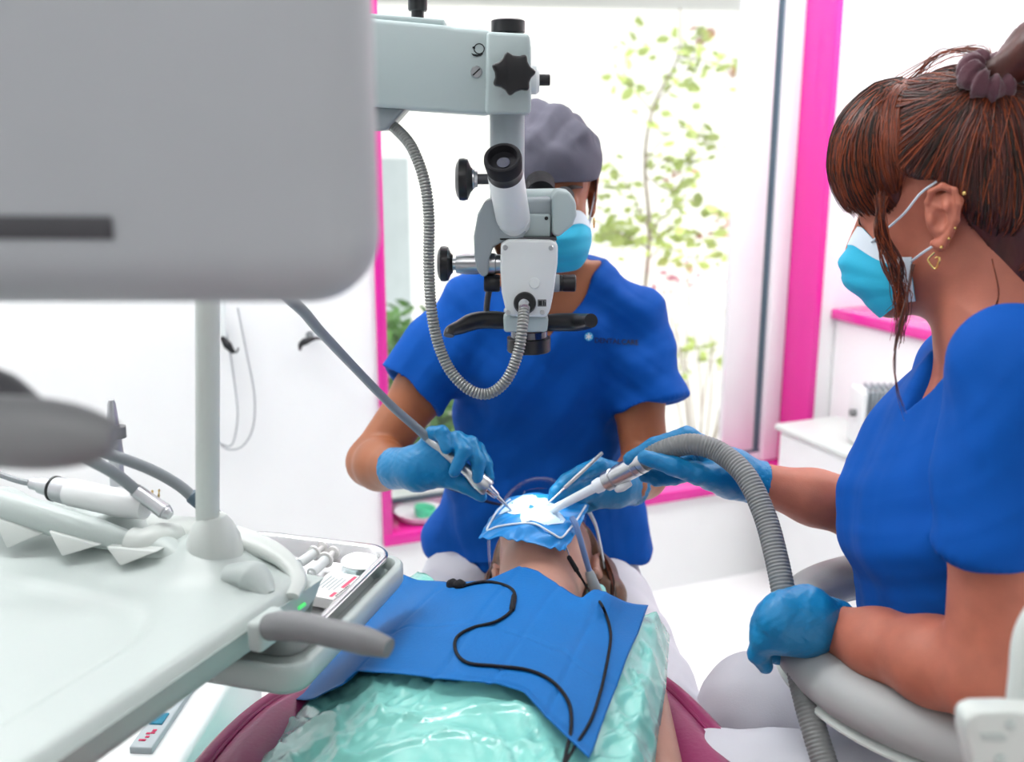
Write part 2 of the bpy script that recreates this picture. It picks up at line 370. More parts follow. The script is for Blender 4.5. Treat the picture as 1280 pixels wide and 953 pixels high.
M = dict(
    wall=mat('wall_paint', (.90, .91, .91), .7, bump=.05, bscale=120, var=.01),
    floor=mat('floor_vinyl', (.88, .88, .88), .28, bump=.02, bscale=40, var=.02, vscale=3),
    pink=mat('pink_lacquer', S(228, 44, 158), .2, var=.02, coat=.3),
    white=mat('white_plastic', (.80, .82, .82), .35, var=.02),
    pvc=mat('window_pvc', (.86, .87, .88), .35, var=.015),
    gasket=mat('dark_gasket', S(84, 104, 118), .4),
    unit=mat('unit_plastic', S(190, 200, 197), .33, bump=.02, bscale=300, var=.015, vscale=5),
    unit2=mat('unit_plastic_pale', S(212, 218, 214), .35, var=.015),
    monitor=mat('monitor_shell', S(170, 174, 178), .45, bump=.03, bscale=250, var=.02),
    mgrey=mat('handle_grey', S(126, 127, 129), .5, bump=.04, bscale=200),
    dgrey=mat('dark_grey', S(70, 70, 74), .45),
    scope=mat('scope_paint', S(180, 195, 196), .38, bump=.02, bscale=300, var=.015),
    scope2=mat('scope_white', S(226, 231, 232), .3, var=.01),
    scope3=mat('scope_grey', S(150, 160, 165), .35, var=.02),
    black=mat('black_plastic', (.012, .012, .014), .32, var=.1),
    blackm=mat('black_matte', (.014, .014, .017), .7, bump=.1, bscale=300, spec=.2),
    chrome=mat('chrome', (.75, .76, .78), .14, 1.),
    steel=mat('brushed_steel', (.55, .56, .58), .28, 1., bump=.03, bscale=400),
    tray=mat('tray_steel', (.66, .66, .67), .2, 1., var=.03),
    hose=mat('hose_grey', S(124, 126, 126), .45, var=.05, vscale=60),
    hose2=mat('gooseneck_metal', S(146, 148, 146), .35, .6, var=.05),
    cord=mat('tubing_grey', S(140, 146, 150), .4, var=.04),
    scrub=mat('scrub_cotton', S(0, 80, 170), .75, bump=.12, bscale=900, var=.05, vscale=14, spec=.2),
    capm=mat('cap_cotton', S(98, 97, 110), .8, bump=.12, bscale=700, var=.06, spec=.2),
    pants=mat('trouser_cotton', S(218, 218, 226), .8, bump=.1, bscale=500, var=.03, spec=.2),
    skin=mat('skin_fair', S(186, 110, 88), .48, bump=.06, bscale=500, var=.09, vscale=40, sss=.06),
    skin2=mat('skin_tan', S(158, 94, 60), .45, bump=.05, bscale=500, var=.07, vscale=30, sss=.06),
    skin3=mat('skin_pale', S(198, 148, 130), .42, bump=.05, bscale=500, var=.05, vscale=30, sss=.06),
    glove=mat('nitrile_blue', S(16, 126, 182), .38, bump=.35, bscale=90, var=.06, vscale=20, spec=.5),
    mask=mat('mask_blue', S(40, 178, 215), .7, bump=.08, bscale=600, var=.03),
    maskw=mat('mask_white', S(215, 225, 235), .7, bump=.08, bscale=600, var=.02),
    hair=mat('hair_auburn', S(80, 40, 34), .36, var=.35, vscale=60, bump=.3, bscale=160, stretch=(1, 1, .25)),
    hair1=mat('hair_copper', S(138, 64, 34), .33, var=.3, vscale=40),
    hair2=mat('hair_dark', S(46, 32, 26), .4, var=.3, vscale=80),
    hair3=mat('hair_brown', S(104, 70, 48), .34, var=.35, vscale=60, bump=.25, bscale=150),
    scrunch=mat('scrunchie_velvet', S(88, 50, 62), .8, bump=.4, bscale=120, var=.15, sheen=.4),
    gold=mat('gold', (.85, .6, .22), .2, 1.),
    bib=mat('bib_paper', S(10, 104, 176), .62, bump=.12, bscale=260, var=.03, vscale=12, spec=.3),
    bib2=mat('bib_paper_light', S(30, 130, 205), .6, bump=.12, bscale=260, var=.03),
    apron=mat('plastic_film_mint', S(140, 216, 206), .13, bump=.55, bscale=18, var=.04, vscale=6, spec=.7),
    dam=mat('rubber_dam_blue', S(40, 140, 215), .35, bump=.1, bscale=80, var=.03),
    film=mat('film_pale_blue', S(196, 222, 244), .35),
    damw=mat('dam_frame_white', S(238, 245, 250), .35),
    maroon=mat('maroon_vinyl', S(150, 44, 96), .33, bump=.12, bscale=160, var=.05, spec=.5),
    stool=mat('stool_vinyl', S(172, 174, 174), .45, bump=.06, bscale=150, var=.03),
    teal=mat('display_teal', S(0, 120, 150), .2, var=.1),
    panel=mat('panel_grey', S(178, 188, 192), .4),
    pinkprint=mat('pink_print', S(228, 90, 120), .5),
    redprint=mat('red_print', S(205, 40, 90), .5),
    paper=mat('card_white', S(240, 238, 236), .6, var=.02),
    ink=mat('ink_navy', S(8, 22, 60), .6),
    inkd=mat('ink_dark', S(30, 36, 40), .5),
    cyan=mat('print_cyan', S(60, 180, 230), .5),
    leaf=mat('leaf_green', S(188, 206, 112), .5, var=.35, vscale=3),
    leafd=mat('leaf_deep', S(96, 150, 62), .5, var=.4, vscale=4),
    leafr=mat('leaf_rust', S(196, 140, 110), .5, var=.2),
    blossom=mat('blossom_pink', S(226, 150, 165), .6),
    bark=mat('bark', S(160, 145, 130), .8, var=.2, vscale=30),
    render_=mat('outside_render', S(246, 245, 240), .85, bump=.1, bscale=20, var=.02),
    slate=mat('roof_slate', S(140, 148, 165), .6, var=.1),
    ground=mat('paving_pale', S(225, 224, 220), .8, bump=.1, bscale=30, var=.05),
    cream=mat('cream_plastic', S(236, 226, 200), .45),
    grille=mat('grille_grey', S(158, 166, 172), .4, .2),
    mint=mat('mint_plastic', S(90, 205, 160), .4),
    eyew=mat('eye_white', (.75, .72, .7), .15), iris=mat('iris_brown', (.05, .02, .01), .1),
    glassp=glass('pane_glass', (.97, .985, .985), .03), dish=glass('dish_glass', (.86, .89, .89), .03), clear=glass('clear_visor', (.96, .97, .98), .08),
    ejector=mat('ejector_blue', S(110, 140, 190), .3, var=.03), syr=mat('syringe_clear', S(225, 230, 230), .2, var=.03),
    lens=mat('lens_glass', (.012, .016, .05), .05, coat=1.),
)
# ================================================================== the room
WD = Vector((.922, .387, 0)).normalized(); WN = Vector((.387, -.922, 0)).normalized()   # along the window wall, into the room
WA = Vector((-.311, 2.38, .30)); WB = Vector((.880, 2.88, .30)); WW = (WB - WA).dot(WD)
UP = Vector((0, 0, 1))
def wp(t, z, d=0.0):
    """point of the window wall: t metres along from the window's left edge, height z, d metres into the room"""
    p = WA + WD * t + WN * d; return Vector((p.x, p.y, z))
def wall_px(px, py, d=0.0):
    e = Vector((0, 0, EYE)); r = P(px, py, 1) - e
    s = (WA + WN * d - e).dot(WN) / r.dot(WN); return e + r * s
def wbox(t0, t1, z0, z1, d0, d1, w=.003):
    c = (wp(t0, z0, d0) + wp(t1, z1, d1)) / 2
    return box_bm(c, (t1 - t0, d1 - d0, z1 - z0), w, 2, (WD, WN, UP))
def struct(name, bm, m, parent=None, **kw): return tag(bm_obj(name, bm, m, parent, **kw), kind='structure')

CT_ = WW + .298
struct('floor', box_bm((0, .0, -.05), (6.4, 8.4, .1), 0), M['floor'])
struct('ceiling', box_bm((.1, -.55, 2.80), (5.6, 7.0, .1), 0), M['wall'])
wl_ = MB().bm(wbox(-1.6, 0, 0, 2.75, -.22, 0, 0)).bm(wbox(0, WW, 0, .30, -.22, 0, 0)).bm(wbox(WW, CT_, 0, 2.75, -.22, 0, 0)).bm(wbox(0, WW, 2.3, 2.75, -.22, 0, 0))
tag(wl_.build('wall_back', M['wall']), kind='structure')
cr = wp(CT_, 0); rw = MB().bm(box_bm(cr + WN * 2.5 + WD * .06 + UP * 1.375, (.12, 5.0, 2.75), 0, 1, (WD, WN, UP)))
tag(rw.build('wall_right', M['wall']), kind='structure')
cl = wp(-1.6, 0); struct('wall_left', box_bm(cl + WN * 1.3 - WD * .06 + UP * 1.375, (.12, 2.6, 2.75), 0, 1, (WD, WN, UP)), M['wall'])
struct('trim_1', wbox(CT_ - .012, CT_ - .002, .85, 2.7, .0, .010, .002), M['white'])

# window: pink lined opening, white frame, gasket, pane
win = thing('window_1', None, None, wp(WW / 2, .30)); win['kind'] = 'structure'
rv = MB(); e = .018
rv.bm(wbox(-e, 0.006, .28, 2.32, -.16, .012)).bm(wbox(WW - .004, WW + e, .28, 2.32, -.16, .012)).bm(wbox(-e, WW + e, .275, .306, -.16, .014)).bm(wbox(-e, WW + e, 2.29, 2.32, -.16, .012))
rv.build('window_surround', M['pink'], win)
fr = MB(); a, b = .006, WW - .004
fr.bm(wbox(a, a + .030, .306, 2.29, -.158, -.13)).bm(wbox(b - .062, b, .306, 2.29, -.158, -.115, .006)).bm(wbox(a, b, .306, .335, -.158, -.13)).bm(wbox(a, b, 2.23, 2.29, -.158, -.13))
fr.build('window_frame', M['pvc'], win)
gk = MB(); gk.bm(wbox(b - .073, b - .063, .335, 2.23, -.152, -.130)).bm(wbox(a + .03, b - .06, .334, .342, -.152, -.128))
gk.build('window_gasket', M['gasket'], win)
bm_obj('window_sash', wbox(b - .20, b - .084, .342, 2.23, -.156, -.132, .004), M['pvc'], win)
bm_obj('window_pane', wbox(a + .028, b - .05, .33, 2.25, -.147, -.143, 0), M['glassp'], win)

# pink topped ledge along the right wall
lt = P(1037, 384, 2.925); lz = lt.z
led = thing('ledge_unit', 'white built-in ledge with a pink top running along the right wall', 'ledge', (*(wp(CT_ - .12, 0, .8).xy), 0))
c0 = wp(WW + .06, 0, .003); ld = CT_ - WW - .06
def lbox(t0, t1, z0, z1, d0, d1, w=.004):
    c = c0 + WD * (t0 + t1) / 2 + WN * (d0 + d1) / 2; c.z = (z0 + z1) / 2
    return box_bm(c, (t1 - t0, d1 - d0, z1 - z0), w, 2, (WD, WN, UP))
bm_obj('body', lbox(.02, ld - .005, .002, lz - .03, .0, 1.5), M['wall'], led)
bm_obj('top', lbox(0, ld - .003, lz - .03, lz, .0, 1.5), M['pink'], led)

# low white cabinet and the heater standing on it
hp = P(1100, 556, 2.52)
cab = thing('low_cabinet', 'low white cabinet with a sloped side in front of the pink topped ledge', 'cabinet', (hp.x + .02, hp.y, 0))
hx = (WD, WN, UP)
bm_obj('body', box_bm((hp.x - .02, hp.y, (hp.z - .02) / 2 + .001), (.20, .52, hp.z - .022), .012, 3, hx), M['white'], cab)
bm_obj('cabinet_top', box_bm((hp.x - .02, hp.y, hp.z - .0105), (.22, .54, .019), .006, 3, hx), M['unit2'], cab)
ht = thing('heater', 'small white heater with a ridged grey grille and cream base', 'heater', (hp.x, hp.y, hp.z))
hc = Vector((hp.x + .01, hp.y, hp.z))
HX = (Vector((1, 0, 0)), Vector((0, 1, 0)), UP)
bm_obj('base', box_bm(hc + Vector((0, 0, .02)), (.145, .09, .04), .008, 3), M['cream'], ht)
bm_obj('body', box_bm(hc + Vector((0, .014, .096)), (.15, .06, .112), .01, 3), M['white'], ht)
bm_obj('side_panel', box_bm(hc + Vector((-.077, 0, .078)), (.014, .10, .15), .006, 3), M['white'], ht)
g = MB()
for i in range(13): g.bm(box_bm(hc + Vector((-.062 + i * .0108, -.022, .096)), (.0055, .022, .110), .002, 1))
for i in range(9): g.bm(box_bm(hc + Vector((.002, -.018,   .048 + i * .0122)), (.135, .014, .004), .001, 1))
g.build('grille', M['grille'], ht)
kb = MB()
for i in range(8): kb.bm(box_bm(hc + Vector((-.055 + i * .0165, .0, .158)), (.008, .05, .012), .003, 1))
kb.build('top_vent', M['grille'], ht)
cyl('knob', hc + Vector((-.084, -.01, .09)), hc + Vector((-.10, -.01, .09)), .010, M['mgrey'], ht)

# hook and hanging leads on the white wall
hk = thing('wall_hook', 'small black hook on the white wall beside the window', 'hook', wall_px(388, 425, .0))
turned('plate', wall_px(387, 419, .0), wall_px(387, 419, .008), [(0, .011), (1, .009)], M['chrome'], hk)
tube('arm', [wall_px(404, 423, .012), wall_px(390, 424, .03), wall_px(377, 430, .035), wall_px(375, 438, .03)], [.003, .004, .009, .003], M['black'], hk, n=24)
ch = thing('hanging_lead', 'thin pale lead looping down the white wall behind the unit post', 'lead', wall_px(290, 555, .01))
lp = [(277, 380), (284, 420), (292, 470), (297, 520), (290, 556), (275, 555)]
tube('lead', [wall_px(a, b, .02) for a, b in lp], .0016, M['cord'], ch, n=50, seg=8)
tube('lead_loop', [wall_px(a, b, .016) for a, b in [(297, 385), (308, 440), (318, 495), (316, 535), (303, 558), (285, 562), (272, 552)]], .0016, M['cord'], ch, n=50, seg=8)
cp = thing('hanging_clip', 'black clip hanging on a pale strap beside the unit post', 'clip', wall_px(286, 432, .03))
tube('strap', [wall_px(278, 372, .03), wall_px(279, 400, .03), wall_px(280, 424, .03)], .007, M['syr'], cp, n=16, flat=(1, .4))
tube('clip', [wall_px(277, 421, .03), wall_px(284, 431, .034), wall_px(292, 441, .034)], [.005, .010, .005], M['black'], cp, n=20)
tube('hook', [wall_px(291, 441, .034), wall_px(296, 440, .034), wall_px(298, 435, .034)], .002, M['black'], cp, n=14)

# ================================================================== outside
struct('ground_outside', box_bm((.5, 6.2, -.35), (14, 6.2, .1), 0), M['ground'])
ow = thing('neighbour_building', 'pale rendered building across the yard with a slate eave', 'building', (1.0, 7.4, -.3))
BD = Vector((.985, .17, 0)).normalized(); BN = Vector((.17, -.985, 0)).normalized()
def bbox(t0, t1, z0, z1, d0, d1, w=0):
    c = Vector((0, 6.9, 0)) + BD * (t0 + t1) / 2 + BN * (d0 + d1) / 2; c.z = (z0 + z1) / 2
    return box_bm(c, (t1 - t0, d1 - d0, z1 - z0), w, 2, (BD, BN, UP))
bm_obj('wall', bbox(-5, 6, -.3, 2.36, -.3, 0), M['render_'], ow)
bm_obj('roof', bbox(-5, 6, 2.36, 2.5, -.5, .25, .02), M['slate'], ow)
wf = bm_obj('window', bbox(-1.02, -.66, -.2, 1.22, 0, .05, .01), M['pvc'], ow)
bm_obj('pane', bbox(-.98, -.70, -.1, 1.16, .03, .055), M['lens'] if False else M['panel'], wf)
bm_obj('plinth', bbox(-5, 6, -.3, -.05, 0, .04, .01), M['ground'], ow)

def leaves(name, pts, size, m, parent, flatten=.35):
    V = []; F = []
    for p in pts:
        q = Vector((random.uniform(-1, 1), random.uniform(-1, 1), random.uniform(-.5, .3))).normalized(); s = size * random.uniform(.6, 1.3)
        n = q.cross(Vector((random.uniform(-1, 1), random.uniform(-1, 1), random.uniform(-1, 1)))).normalized(); w = q.cross(n)
        n0 = len(V); p = Vector(p)
        V += [p, p + q * s * .35 + n * s * .3 + w * s * .05, p + q * s * .7 + n * s * .24 + w * s * .06, p + q * s, p + q * s * .7 - n * s * .24 + w * s * .06, p + q * s * .35 - n * s * .3 + w * s * .05]
        F += [[n0, n0 + 1, n0 + 2, n0 + 3], [n0, n0 + 3, n0 + 4, n0 + 5]]
    return mesh_obj(name, V, F, m, parent, angle=0)
sap = thing('sapling', 'tall thin sapling with yellow green leaves outside the window', 'tree', P(805, 560, 4.4))
sap.location.z = -.3
st = [P(803, 620, 4.4), P(800, 480, 4.4), P(805, 380, 4.4), (P(812, 290, 4.38)), P(806, 200, 4.42), P(818, 130, 4.4), P(848, 70, 4.4), P(850, 10, 4.4)]
st[0].z = -.3
tube('stem', st, [.016, .012, .008, .003], M['bark'], sap, n=40, seg=8)
br = MB()
def branch(pts, r=.004):
    c = catmull([P(a, b, y) for a, b, y in pts], 14); V, F = sweep(c, np.linspace(r, r * .4, 14), 6); br.add(V, F); return c
lf = []; lr = []
for pts in ([(812, 290, 4.4), (780, 225, 4.35), (752, 215, 4.3)], [(806, 200, 4.4), (850, 160, 4.45), (905, 195, 4.5)], [(815, 140, 4.4), (780, 90, 4.4), (795, 40, 4.4)],
            [(818, 130, 4.4), (860, 85, 4.4), (880, 40, 4.4)], [(806, 220, 4.4), (845, 235, 4.4), (880, 150, 4.4)], [(812, 300, 4.4), (850, 285, 4.4), (905, 310, 4.45)],
            [(808, 310, 4.4), (770, 290, 4.35), (745, 300, 4.3)], [(810, 290, 4.4), (860, 250, 4.4), (910, 275, 4.5)], [(806, 330, 4.4), (830, 310, 4.4), (870, 325, 4.4)], [(812, 215, 4.4), (830, 200, 4.4), (862, 205, 4.4)], [(848, 70, 4.4), (900, 80, 4.4), (918, 95, 4.4)]):
    c = branch(pts)
    for p in c[4:]:
        for _ in range(2): lf.append(p + np.random.normal(0, .024, 3))
for (a, b, s, n) in ((850, 50, .03, 26), (800, 70, .03, 14), (765, 205, .03, 16), (835, 95, .05, 34), (780, 285, .08, 80), (840, 275, .06, 50), (800, 300, .06, 60), (870, 315, .05, 26), (760, 260, .05, 26), (850, 210, .05, 30), (800, 135, .05, 26)):
    for _ in range(int(n * .40)): lf.append(np.array(P(a, b, 4.4)) + np.random.normal(0, s, 3))
for (a, b, s, n) in ((880, 40, .02, 8), (900, 275, .04, 16), (850, 215, .04, 12), (915, 95, .02, 6)):
    for _ in range(n): lr.append(np.array(P(a, b, 4.45)) + np.random.normal(0, s, 3))
br.build('branch', M['bark'], sap)
leaves('foliage', lf, .062, M['leaf'], sap); leaves('rust_foliage', lr, .05, M['leafr'], sap)
fl = thing('flower_shrub', 'low shrub with pink flowers outside the window on the right', 'shrub', P(895, 560, 4.3)); fl.location.z = -.3
f0 = P(885, 345, 4.3); fb = Vector((f0.x, f0.y, -.3))
br = MB(); pk = []; gr = []
for k in range(9):
    t = f0 + Vector((random.uniform(-.22, .2), random.uniform(-.15, .15), random.uniform(-.06, .05)))
    V, F = sweep(catmull([fb, (fb + t) / 2 + Vector((random.uniform(-.05, .05), 0, 0)), t], 10), np.linspace(.005, .002, 10), 5); br.add(V, F)
    for _ in range(5): pk.append(np.array(t) + np.random.normal(0, .03, 3))
    for _ in range(4): gr.append(np.array((fb + t * 2) / 3) + np.random.normal(0, .05, 3))
br.build('stem', M['bark'], fl); leaves('blossom', pk, .04, M['blossom'], fl); leaves('foliage', gr, .05, M['leaf'], fl)
bu = thing('leafy_bush', 'green leafy bush outside low in the window by the left edge', 'bush', P(515, 560, 4.0)); bu.location.z = -.3
br = MB(); gd = []
for k in range(14):
    b0 = P(520, 540, 4.0); b0.z = -.3; t = P(random.uniform(470, 560), random.uniform(400, 560), 4.0 + random.uniform(-.2, .2))
    V, F = sweep(catmull([b0, (b0 * .4 + t * .6) + Vector((.03, 0, .05)), t], 10), np.linspace(.008, .003, 10), 5); br.add(V, F)
    for _ in range(46): gd.append(np.array(t) + np.random.normal(0, .07, 3))
br.build('stem', M['bark'], bu); leaves('foliage', gd, .09, M['leafd'], bu)

# white dish with a mint green cup on the sill
dp = wp(.10, .306, -.065)
dz = .3075
ds = thing('sill_dish', 'round white dish on the pink window sill at its left end', 'dish', (dp.x, dp.y, dz))
q = Vector((dp.x, dp.y, dz))
turned('bowl', q, q + UP * .024, [(0, .040), (.05, .048), (.7, .062), (1, .066), (.95, .061), (.35, .045), (.3, .0)], M['white'], ds, 40)
mc = thing('mint_cup', 'mint green moulded cup lying in the white dish on the sill', 'cup', q + Vector((0, 0, .012)))
turned('cup', q + Vector((.012, -.004, .0085)), q + Vector((.016, -.004, .034)), [(0, .022), (.3, .026), (.9, .029), (1, .028), (.9, .025), (.4, .02), (.35, 0)], M['mint'], mc, 32)
rk = thing('sill_rail', 'dark rail with a silver bar in the low corner of the window', 'rail', wp(.2, .42, -.10))
bm_obj('rail', wbox(.01, .34, .405, .42, -.122, -.09, .004), M['black'], rk)
bm_obj('silver_bar', wbox(.01, .34, .385, .396, -.12, -.09, .004), M['chrome'], rk)
bm_obj('post', wbox(.012, .024, .308, .41, -.12, -.10, .002), M['dgrey'], rk)
# ================================================================== operating microscope
def circ_px(cx, cy, r, n=32, a0=0): return [(cx + r * math.cos(a0 + 2 * PI * i / n), cy + r * math.sin(a0 + 2 * PI * i / n)) for i in range(n)]
ms = thing('operating_microscope', 'pale grey operating microscope on a boxy arm in front of the dentist', 'microscope', P(662, 438, 1.36))
prism('arm', [(380, 14), (480, 24), (556, 31), (572, 34), (612, 37), (625, 52), (632, 90), (625, 128), (608, 143), (560, 140), (475, 134), (380, 128)], 1.29, 1.40, M['scope'], ms, .006)
tube('suspension_arm', [P(384, 75, 1.345), P(330, 60, 1.36), Vector((-.42, 1.5, 1.50)), Vector((-.52, 1.6, 1.62)), Vector((-.54, 1.62, 2.0)), Vector((-.54, 1.62, 2.74))], .045, M['scope'], ms, n=60, seg=24)
prism('arm_head', [(608, 39), (662, 42), (664, 60), (664, 142), (606, 142)], 1.285, 1.41, M['scope'], ms, .005)
prism('arm_cover', [(380, 10), (556, 24), (556, 33), (380, 22)], 1.30, 1.39, M['scope'], ms, .003)
prism('bracket', [(440, 130), (507, 135), (482, 163), (440, 164)], 1.31, 1.38, M['scope3'], ms, .005)
sy = thing  # (short name kept local)
mk = MB()
for r0, r1, cx, cy, y in ((7.0, 5.6, 599, 61, 1.2885),):
    o_ = [P(a, b, y) for a, b in circ_px(cx, cy, r0, 28)]; i_ = [P(a, b, y) for a, b in circ_px(cx, cy, r1, 28)]
    mk.add(o_ + i_, [[k, (k + 1) % 28, 28 + (k + 1) % 28, 28 + k] for k in range(28)])
mk.add([P(a, b, 1.2885) for a, b in [(589, 66), (592, 67.5), (597, 68), (603, 66), (604, 67.5), (601, 70), (596, 71), (591, 69.5)]], [[0, 1, 2, 3, 4, 5, 6, 7]])
mk.add([P(a, b, 1.2885) for a, b in [(590.5, 58.5), (594, 57.5), (594, 61), (590.5, 60.5)]], [[0, 1, 2, 3]])
mk.build('symbol', M['inkd'], ms, smooth=False)
sc_ = turned('screw', P(595.5, 90, 1.292), P(595.5, 90, 1.2865), [(0, .0072), (.7, .0072), (1, .0062)], M['steel'], ms)
bm_obj('screw_slot', poly_bm([P(a, b, 1.2864) for a, b in [(590.5, 93.5), (591.7, 94.8), (600.5, 86.5), (599.3, 85.2)]], (0, -.0006, 0), 0), M['black'], sc_)
cyl('top_knob', P(635, 42, 1.345), P(635, 25, 1.345), .0215, M['black'], ms, .2)
cyl('top_rod', P(522, 30, 1.345), P(522, 12, 1.345), .008, M['black'], ms)
cyl('rod_cap', P(522, 14, 1.345), P(522, -60, 1.345), .0122, M['black'], ms)
star = []
for i in range(84):
    a = 2 * PI * i / 84; r = 25.0 + 2.6 * math.cos(7 * a + .5) + .6 * math.cos(14 * a + 1); star.append((641.5 + r * math.cos(a), 91.5 + r * .98 * math.sin(a)))
kn = bm_obj('clamp_knob', poly_bm([P(a, b, 1.245) for a, b in star], (0, .026, 0), .005, 3, 50), M['black'], ms, angle=50)
cyl('knob_shaft', P(641.5, 92, 1.265), P(641.5, 92, 1.29), .012, M['black'], kn)
turned('side_flange', P(655, 100, 1.345), P(674, 100, 1.345), [(0, .018), (.8, .018), (1, .015)], M['scope2'], ms)
cyl('side_knob', P(672, 100, 1.345), P(687.5, 100, 1.345), .0072, M['black'], ms, .2)
cyl('column', P(634, 120, 1.35), P(634, 262, 1.35), .0228, M['scope3'], ms, .01)
# oblique eyepiece for the assistant
t0 = P(628, 196, 1.235); t1 = P(643, 283, 1.335); d = t1 - t0
turned('eyepiece_tube', t0 + d * .22, t1, [(0, .0205), (.05, .0225), (.82, .0225), (.821, .0216), (.835, .0216), (.84, .0225), (.97, .0215), (1, .018)], M['scope2'], ms, 36)
turned('eyepiece_ring', t0 + d * .12, t0 + d * .26, [(0, .0215), (.2, .0222), (.3, .0216), (.7, .0216), (.8, .022), (1, .021)], M['black'], ms, 36)
turned('eyecup', t0, t0 + d * .15, [(0, .0195), (.02, .0218), (.1, .0232), (.3, .0232), (1, .0222), (1, .0), ] if False else [(.98, .0), (.9, .008), (.55, .0085), (.5, .0165), (.03, .0185), (0, .0205), (.05, .0228), (.3, .0235), (1, .0222)], M['blackm'], ms, 36)
turned('eyepiece_lens', t0 + d * .075, t0 + d * .085, [(0, .008), (1, .008)], M['lens'], ms)
prism('tube_bracket', [(606, 252), (622, 246), (645, 262), (660, 276), (656, 296), (644, 304), (628, 303), (617, 309), (611, 325), (610, 344), (604, 347), (597, 341), (593, 322), (592, 296), (597, 268)], 1.315, 1.362, M['scope3'], ms, .007, 4, 25)
# knobs on the left
def side_knob(name, xl, xr, cy, hh, y, m=M['black']):
    r = hh * y / FPX / .99
    t = turned(name, P(xl, cy, y), P(xr, cy, y), [(0, r * .55), (.06, r * .75), (.22, r * .97), (.45, r), (.7, r * .95), (.88, r * .6), (1, r * .5)], m, ms, 40); return t
side_knob('tilt_knob', 569.5, 591, 224.5, 25.5, 1.33)
cyl('tilt_shaft', P(588, 224, 1.33), P(624, 224, 1.33), .0068, M['dgrey'], ms)
turned('tilt_collar', P(588, 224, 1.33), P(597, 224, 1.33), [(0, .013), (.5, .013), (.6, .011), (1, .010)], M['steel'], ms)
side_knob('swing_knob', 547, 566, 330, 22, 1.345)
turned('swing_shaft', P(562, 330, 1.345), P(628, 330, 1.345), [(0, .0085), (.12, .0085), (.125, .0125), (.30, .0142), (.55, .0142), (.56, .0120), (.66, .0120), (.67, .0145), (.86, .0145), (.88, .013), (1, .013)], M['steel'], ms, 32)
# binocular housing
prism('housing', [(622, 250), (690, 248), (692, 262), (690, 301), (624, 301), (620, 280)], 1.335, 1.44, M['scope3'], ms, .005)
prism('housing_cover', [(634, 268), (689, 268), (688, 297), (636, 297)], 1.326, 1.34, M['scope'], ms, .003)
turned('binocular_drum', P(640, 254, 1.40), P(696, 253, 1.40), [(0, .017), (.03, .019), (.97, .019), (1, .017)], M['scope'], ms, 36)
prism('prism_cover', [(690, 246), (697, 238), (712, 240), (720, 252), (721, 270), (716, 282), (698, 297), (690, 294)], 1.32, 1.40, M['scope'], ms, .006, 4)
ec = turned('binocular_eyepiece', P(676, 243, 1.42), P(675, 231, 1.45), [(0, .020), (.5, .021), (.55, .0195), (1, .0215)], M['blackm'], ms, 36)
turned('binocular_eyepiece', P(703, 256, 1.41), P(705, 246, 1.455), [(0, .0135), (.5, .0145), (.55, .0135), (1, .0150)], M['blackm'], ms, 36)
cyl('dot_screw', P(683, 273, 1.328), P(683, 273, 1.324), .0025, M['black'], ms)
# main body
bd = prism('body', [(626, 306), (634, 299.5), (690, 300.5), (697.5, 306), (697, 330), (692, 368), (687.5, 390), (682, 397.5), (638, 396), (632.5, 390), (627, 366), (625.3, 335)], 1.305, 1.40, M['scope2'], ms, .004, 3, 20)
prism('body_seam', [(624, 297), (696, 297), (696, 301), (624, 301)], 1.315, 1.395, M['dgrey'], ms, .001)
for (a, b) in ((631.5, 309.5), (689, 310), (635, 391), (678, 391)):
    turned('screw', P(a, b, 1.306), P(a, b, 1.3025), [(0, .0034), (.7, .0034), (1, .0026)], M['steel'], bd, 16)
turned('emblem', P(668, 354, 1.306), P(668, 354, 1.3037), [(0, .0075), (.8, .0072), (1, .0066)], M['scope2'], bd)
turned('cable_port', P(656, 379, 1.307), P(656, 379, 1.298), [(0, .0148), (.6, .0148), (1, .0128)], M['black'], bd, 36)
ic = bm_obj('icon_plate', poly_bm([P(a, b, 1.3046) for a, b in [(672, 374.5), (683, 374.5), (683, 383.5), (672, 383.5)]], (0, .002, 0), .0003, 1), M['mgrey'], bd)
im = MB()
for a0, a1, b0, b1 in ((673.3, 677.3, 376, 382), (679, 680.2, 376, 382), (681, 682, 378, 382)): im.bm(poly_bm([P(a, b, 1.3042) for a, b in [(a0, b0), (a1, b0), (a1, b1), (a0, b1)]], (0, -.0006, 0), 0))
im.build('icon', M['inkd'], ic)
cyl('zoom_knob', P(625, 354, 1.345), P(605, 354, 1.345), .0118, M['black'], ms, .2)
turned('focus_knob', P(694, 354, 1.345), P(720, 354, 1.345), [(0, .0105), (.3, .0115), (.32, .0108), (.36, .0108), (.38, .0115), (.94, .0115), (1, .0095)], M['black'], ms, 32)
turned('focus_ring', P(692, 354, 1.345), P(699, 354, 1.345), [(0, .0122), (1, .0118)], M['scope3'], ms, 32)
prism('lower_block', [(629, 396), (686, 397), (684, 416), (630, 416)], 1.315, 1.395, M['scope'], ms, .004)
tube('handle', [P(640, 402, 1.35), P(612, 400, 1.345), P(592, 402, 1.335), (P(575, 409, 1.32)), P(563, 414, 1.305), P(561, 420, 1.30)], [.011, .0125, .012, .0115, .009, .007], M['black'], ms, n=40, seg=18, label='black left handle of the microscope')
tube('handle', [P(675, 404, 1.35), P(705, 403, 1.345), P(722, 403, 1.335), P(733, 402, 1.315), P(739, 401, 1.30)], [.011, .0125, .0125, .0112, .0095], M['black'], ms, n=40, seg=18, label='black right handle of the microscope')
tube('lever', [P(612, 360, 1.37), P(609, 378, 1.37), P(608, 395, 1.37)], .0042, M['dgrey'], ms, n=12, seg=10)
